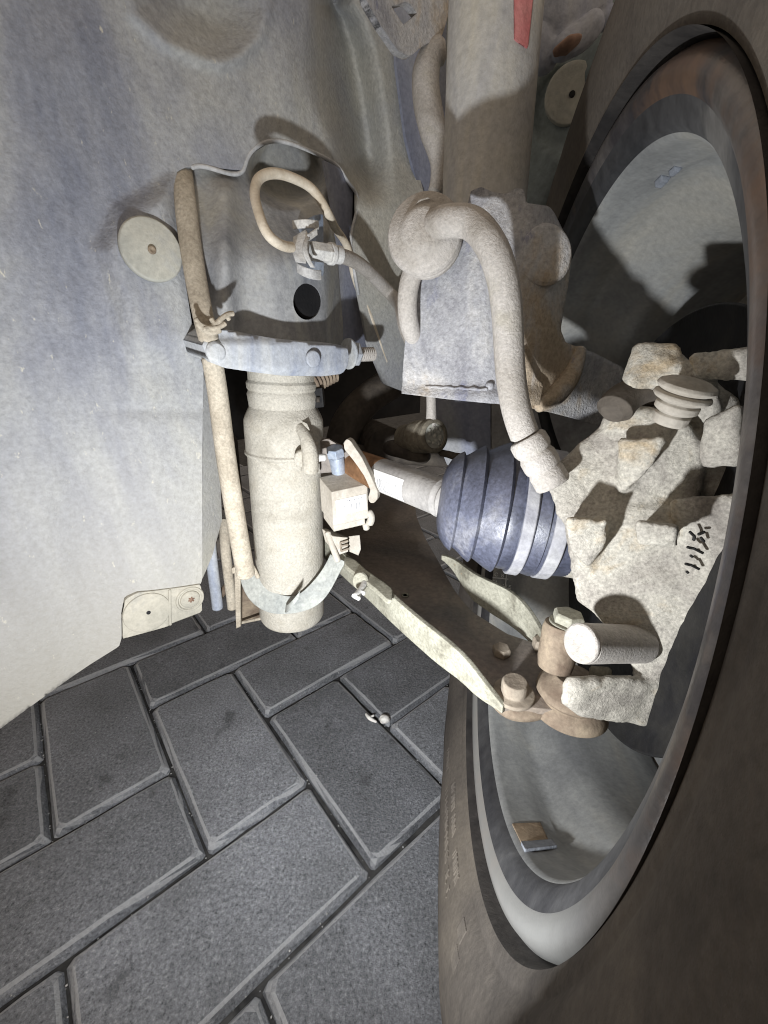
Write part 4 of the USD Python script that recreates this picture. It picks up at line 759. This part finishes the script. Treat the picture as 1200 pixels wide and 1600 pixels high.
part(cp, 'slide_pin_boot', revolve([(.0001, 0), (.0062, 0), (.0072, .001), (.0074, pl * .22), (.0064, pl * .26), (.0078, pl * .30), (.0088, pl * .34), (.0088, pl * .46), (.0078, pl * .50), (.0105, pl * .56), (.0116, pl * .62), (.0112, pl * .68), (.0092, pl * .72), (.0110, pl * .77), (.0117, pl * .83), (.0110, pl * .90), (.0080, pl * .97), (.0050, pl), (.0001, pl)], pA, pax, k=40), M['sensor'])
part(cp, 'guide_pin', tube([P(960, 640, .217), P(985, 618, .222), P(1035, 612, .222)], [.009, .0085, .008], n=14), M['darktube'])
marks = [tube([P(x0, y0, yy + .0022), P(x1, y1, yy + .0022)], .0007, n=3, k=6) for x0, y0, x1, y1, yy in ((1078, 831, 1085, 838, .1745), (1085, 838, 1084, 844, .1745), (1091, 835, 1101, 831, .1735), (1095, 840, 1100, 846, .1735), (1074, 855, 1084, 857, .174), (1084, 857, 1098, 864, .173), (1071, 881, 1080, 883, .174), (1080, 883, 1092, 889, .1735), (1079, 868, 1082, 870, .174), (1073, 893, 1075, 895, .174))]
part(cp, 'cast_marks', cat(*marks), M['black'], kind='stuff')

# ------------------------------------------------------------------ steering and dark parts behind the opening
sl = thing('tie_rod_end', 'round ball joint end with pale stem hanging under the strut bracket', 'tie rod end', base=P(670, 705, .36))
tA, tB = P(650, 683, .385), P(680, 681, .362)
tax = tB - tA; tl = np.linalg.norm(tax)
hd = part(sl, 'housing', revolve([(.0001, -.02), (.0125, -.018), (.0135, 0), (.0150, .002), (.0150, tl * .55), (.0138, tl * .6), (.0138, tl * .78), (.0150, tl * .82), (.0150, tl * .96), (.0138, tl), (.0112, tl + .0004), (.0108, tl - .001), (.0001, tl - .001)], tA, tax, k=44), M['olive'])
nubs = [revolve([(.0001, .0012), (.0014, .0008), (.0018, -.0005)], tB - unit(tax) * .001 + frame(tax)[1] * rng.uniform(-.0075, .0075) + frame(tax)[2] * rng.uniform(-.0075, .0075), tax, k=8) for _ in range(26)]
part(hd, 'end_cap', cat(revolve([(.0001, 0), (.0108, 0), (.0108, -.002)], tB - unit(tax) * .0008, tax, k=30), *nubs), M['cap'])
part(sl, 'stem', tube([P(672, 600, .372), P(674, 640, .370), P(673, 668, .368)], [.0042, .0042, .005], n=12), M['hose'])
part(sl, 'grease_boot', casting([hull([P(640, 700, .39), P(660, 712, .38), P(610, 700, .40)], .008), hull([P(690, 708, .37), P(720, 715, .365)], .0035)], length=.003), M['darktube'])
be = thing('steering_bellows', 'ribbed rubber steering bellows deep in the dark opening', 'bellows', base=P(593, 690, .47))
b0, b1 = P(566, 672, .52), P(606, 700, .46); bl = np.linalg.norm(b1 - b0); pr = []
for i in range(7): pr += [(.013 + .001 * i, bl * i / 7), (.018 + .0008 * i, bl * (i + .4) / 7), (.018 + .0008 * i, bl * (i + .6) / 7)]
part(be, 'bellows', revolve(pr + [(.012, bl), (.0001, bl)], b0, b1 - b0, k=36), M['darktube'])
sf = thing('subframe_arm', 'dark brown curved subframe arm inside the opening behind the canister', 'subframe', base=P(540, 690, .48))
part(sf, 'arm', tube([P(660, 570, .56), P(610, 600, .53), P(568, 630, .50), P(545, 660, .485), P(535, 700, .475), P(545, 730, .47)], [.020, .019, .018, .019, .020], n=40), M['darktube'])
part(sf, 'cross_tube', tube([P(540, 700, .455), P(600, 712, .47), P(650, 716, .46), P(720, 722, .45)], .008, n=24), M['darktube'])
ud = thing('added_underbody', 'black car body walls added behind the wheelhouse opening to keep ambient light out', None, kind='structure')  # walls added to keep ambient light out of the opening
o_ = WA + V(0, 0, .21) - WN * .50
part(ud, 'added_bulkhead', box8(o_ - FWD * .55, FWD * 1.25, V(0, 0, .75), -WN * .02), M['dark'], smooth=False)
part(ud, 'added_floor_pan', box8(WA + V(0, 0, .62) - WN * .09 - FWD * .5, FWD * 1.2, V(0, 0, .02), -WN * .8), M['dark'], smooth=False)
part(ud, 'added_front_bulkhead', box8(WA + V(0, 0, .24) - WN * .06 - FWD * .34, FWD * .01, V(0, 0, .38), -WN * .3), M['dark'], smooth=False)

# a crumpled scrap of white paper on the pavers
pp = thing('white_scrap', 'small crumpled white scrap lying in a paver joint', 'litter', base=PZ(600, 1125, 0))
ic = trimesh.creation.icosphere(3, .0058); w_ = np.array(ic.vertices); w_ = w_ * (1 + .5 * (meshkit.fbm(w_ * 300, 3, 2) - .5))[:, None] * V(1, .8, .9)
part(pp, 'lump', (w_ + PZ(601, 1124, .005), ic.faces), M['white'])
part(pp, 'tail', cat(tube([PZ(572, 1116, .003), PZ(580, 1124, .004), PZ(588, 1128, .003)], [.0014, .0022, .0012], n=10), tube([PZ(575, 1122, .003), PZ(584, 1118, .004)], .0012, n=5)), M['white'])
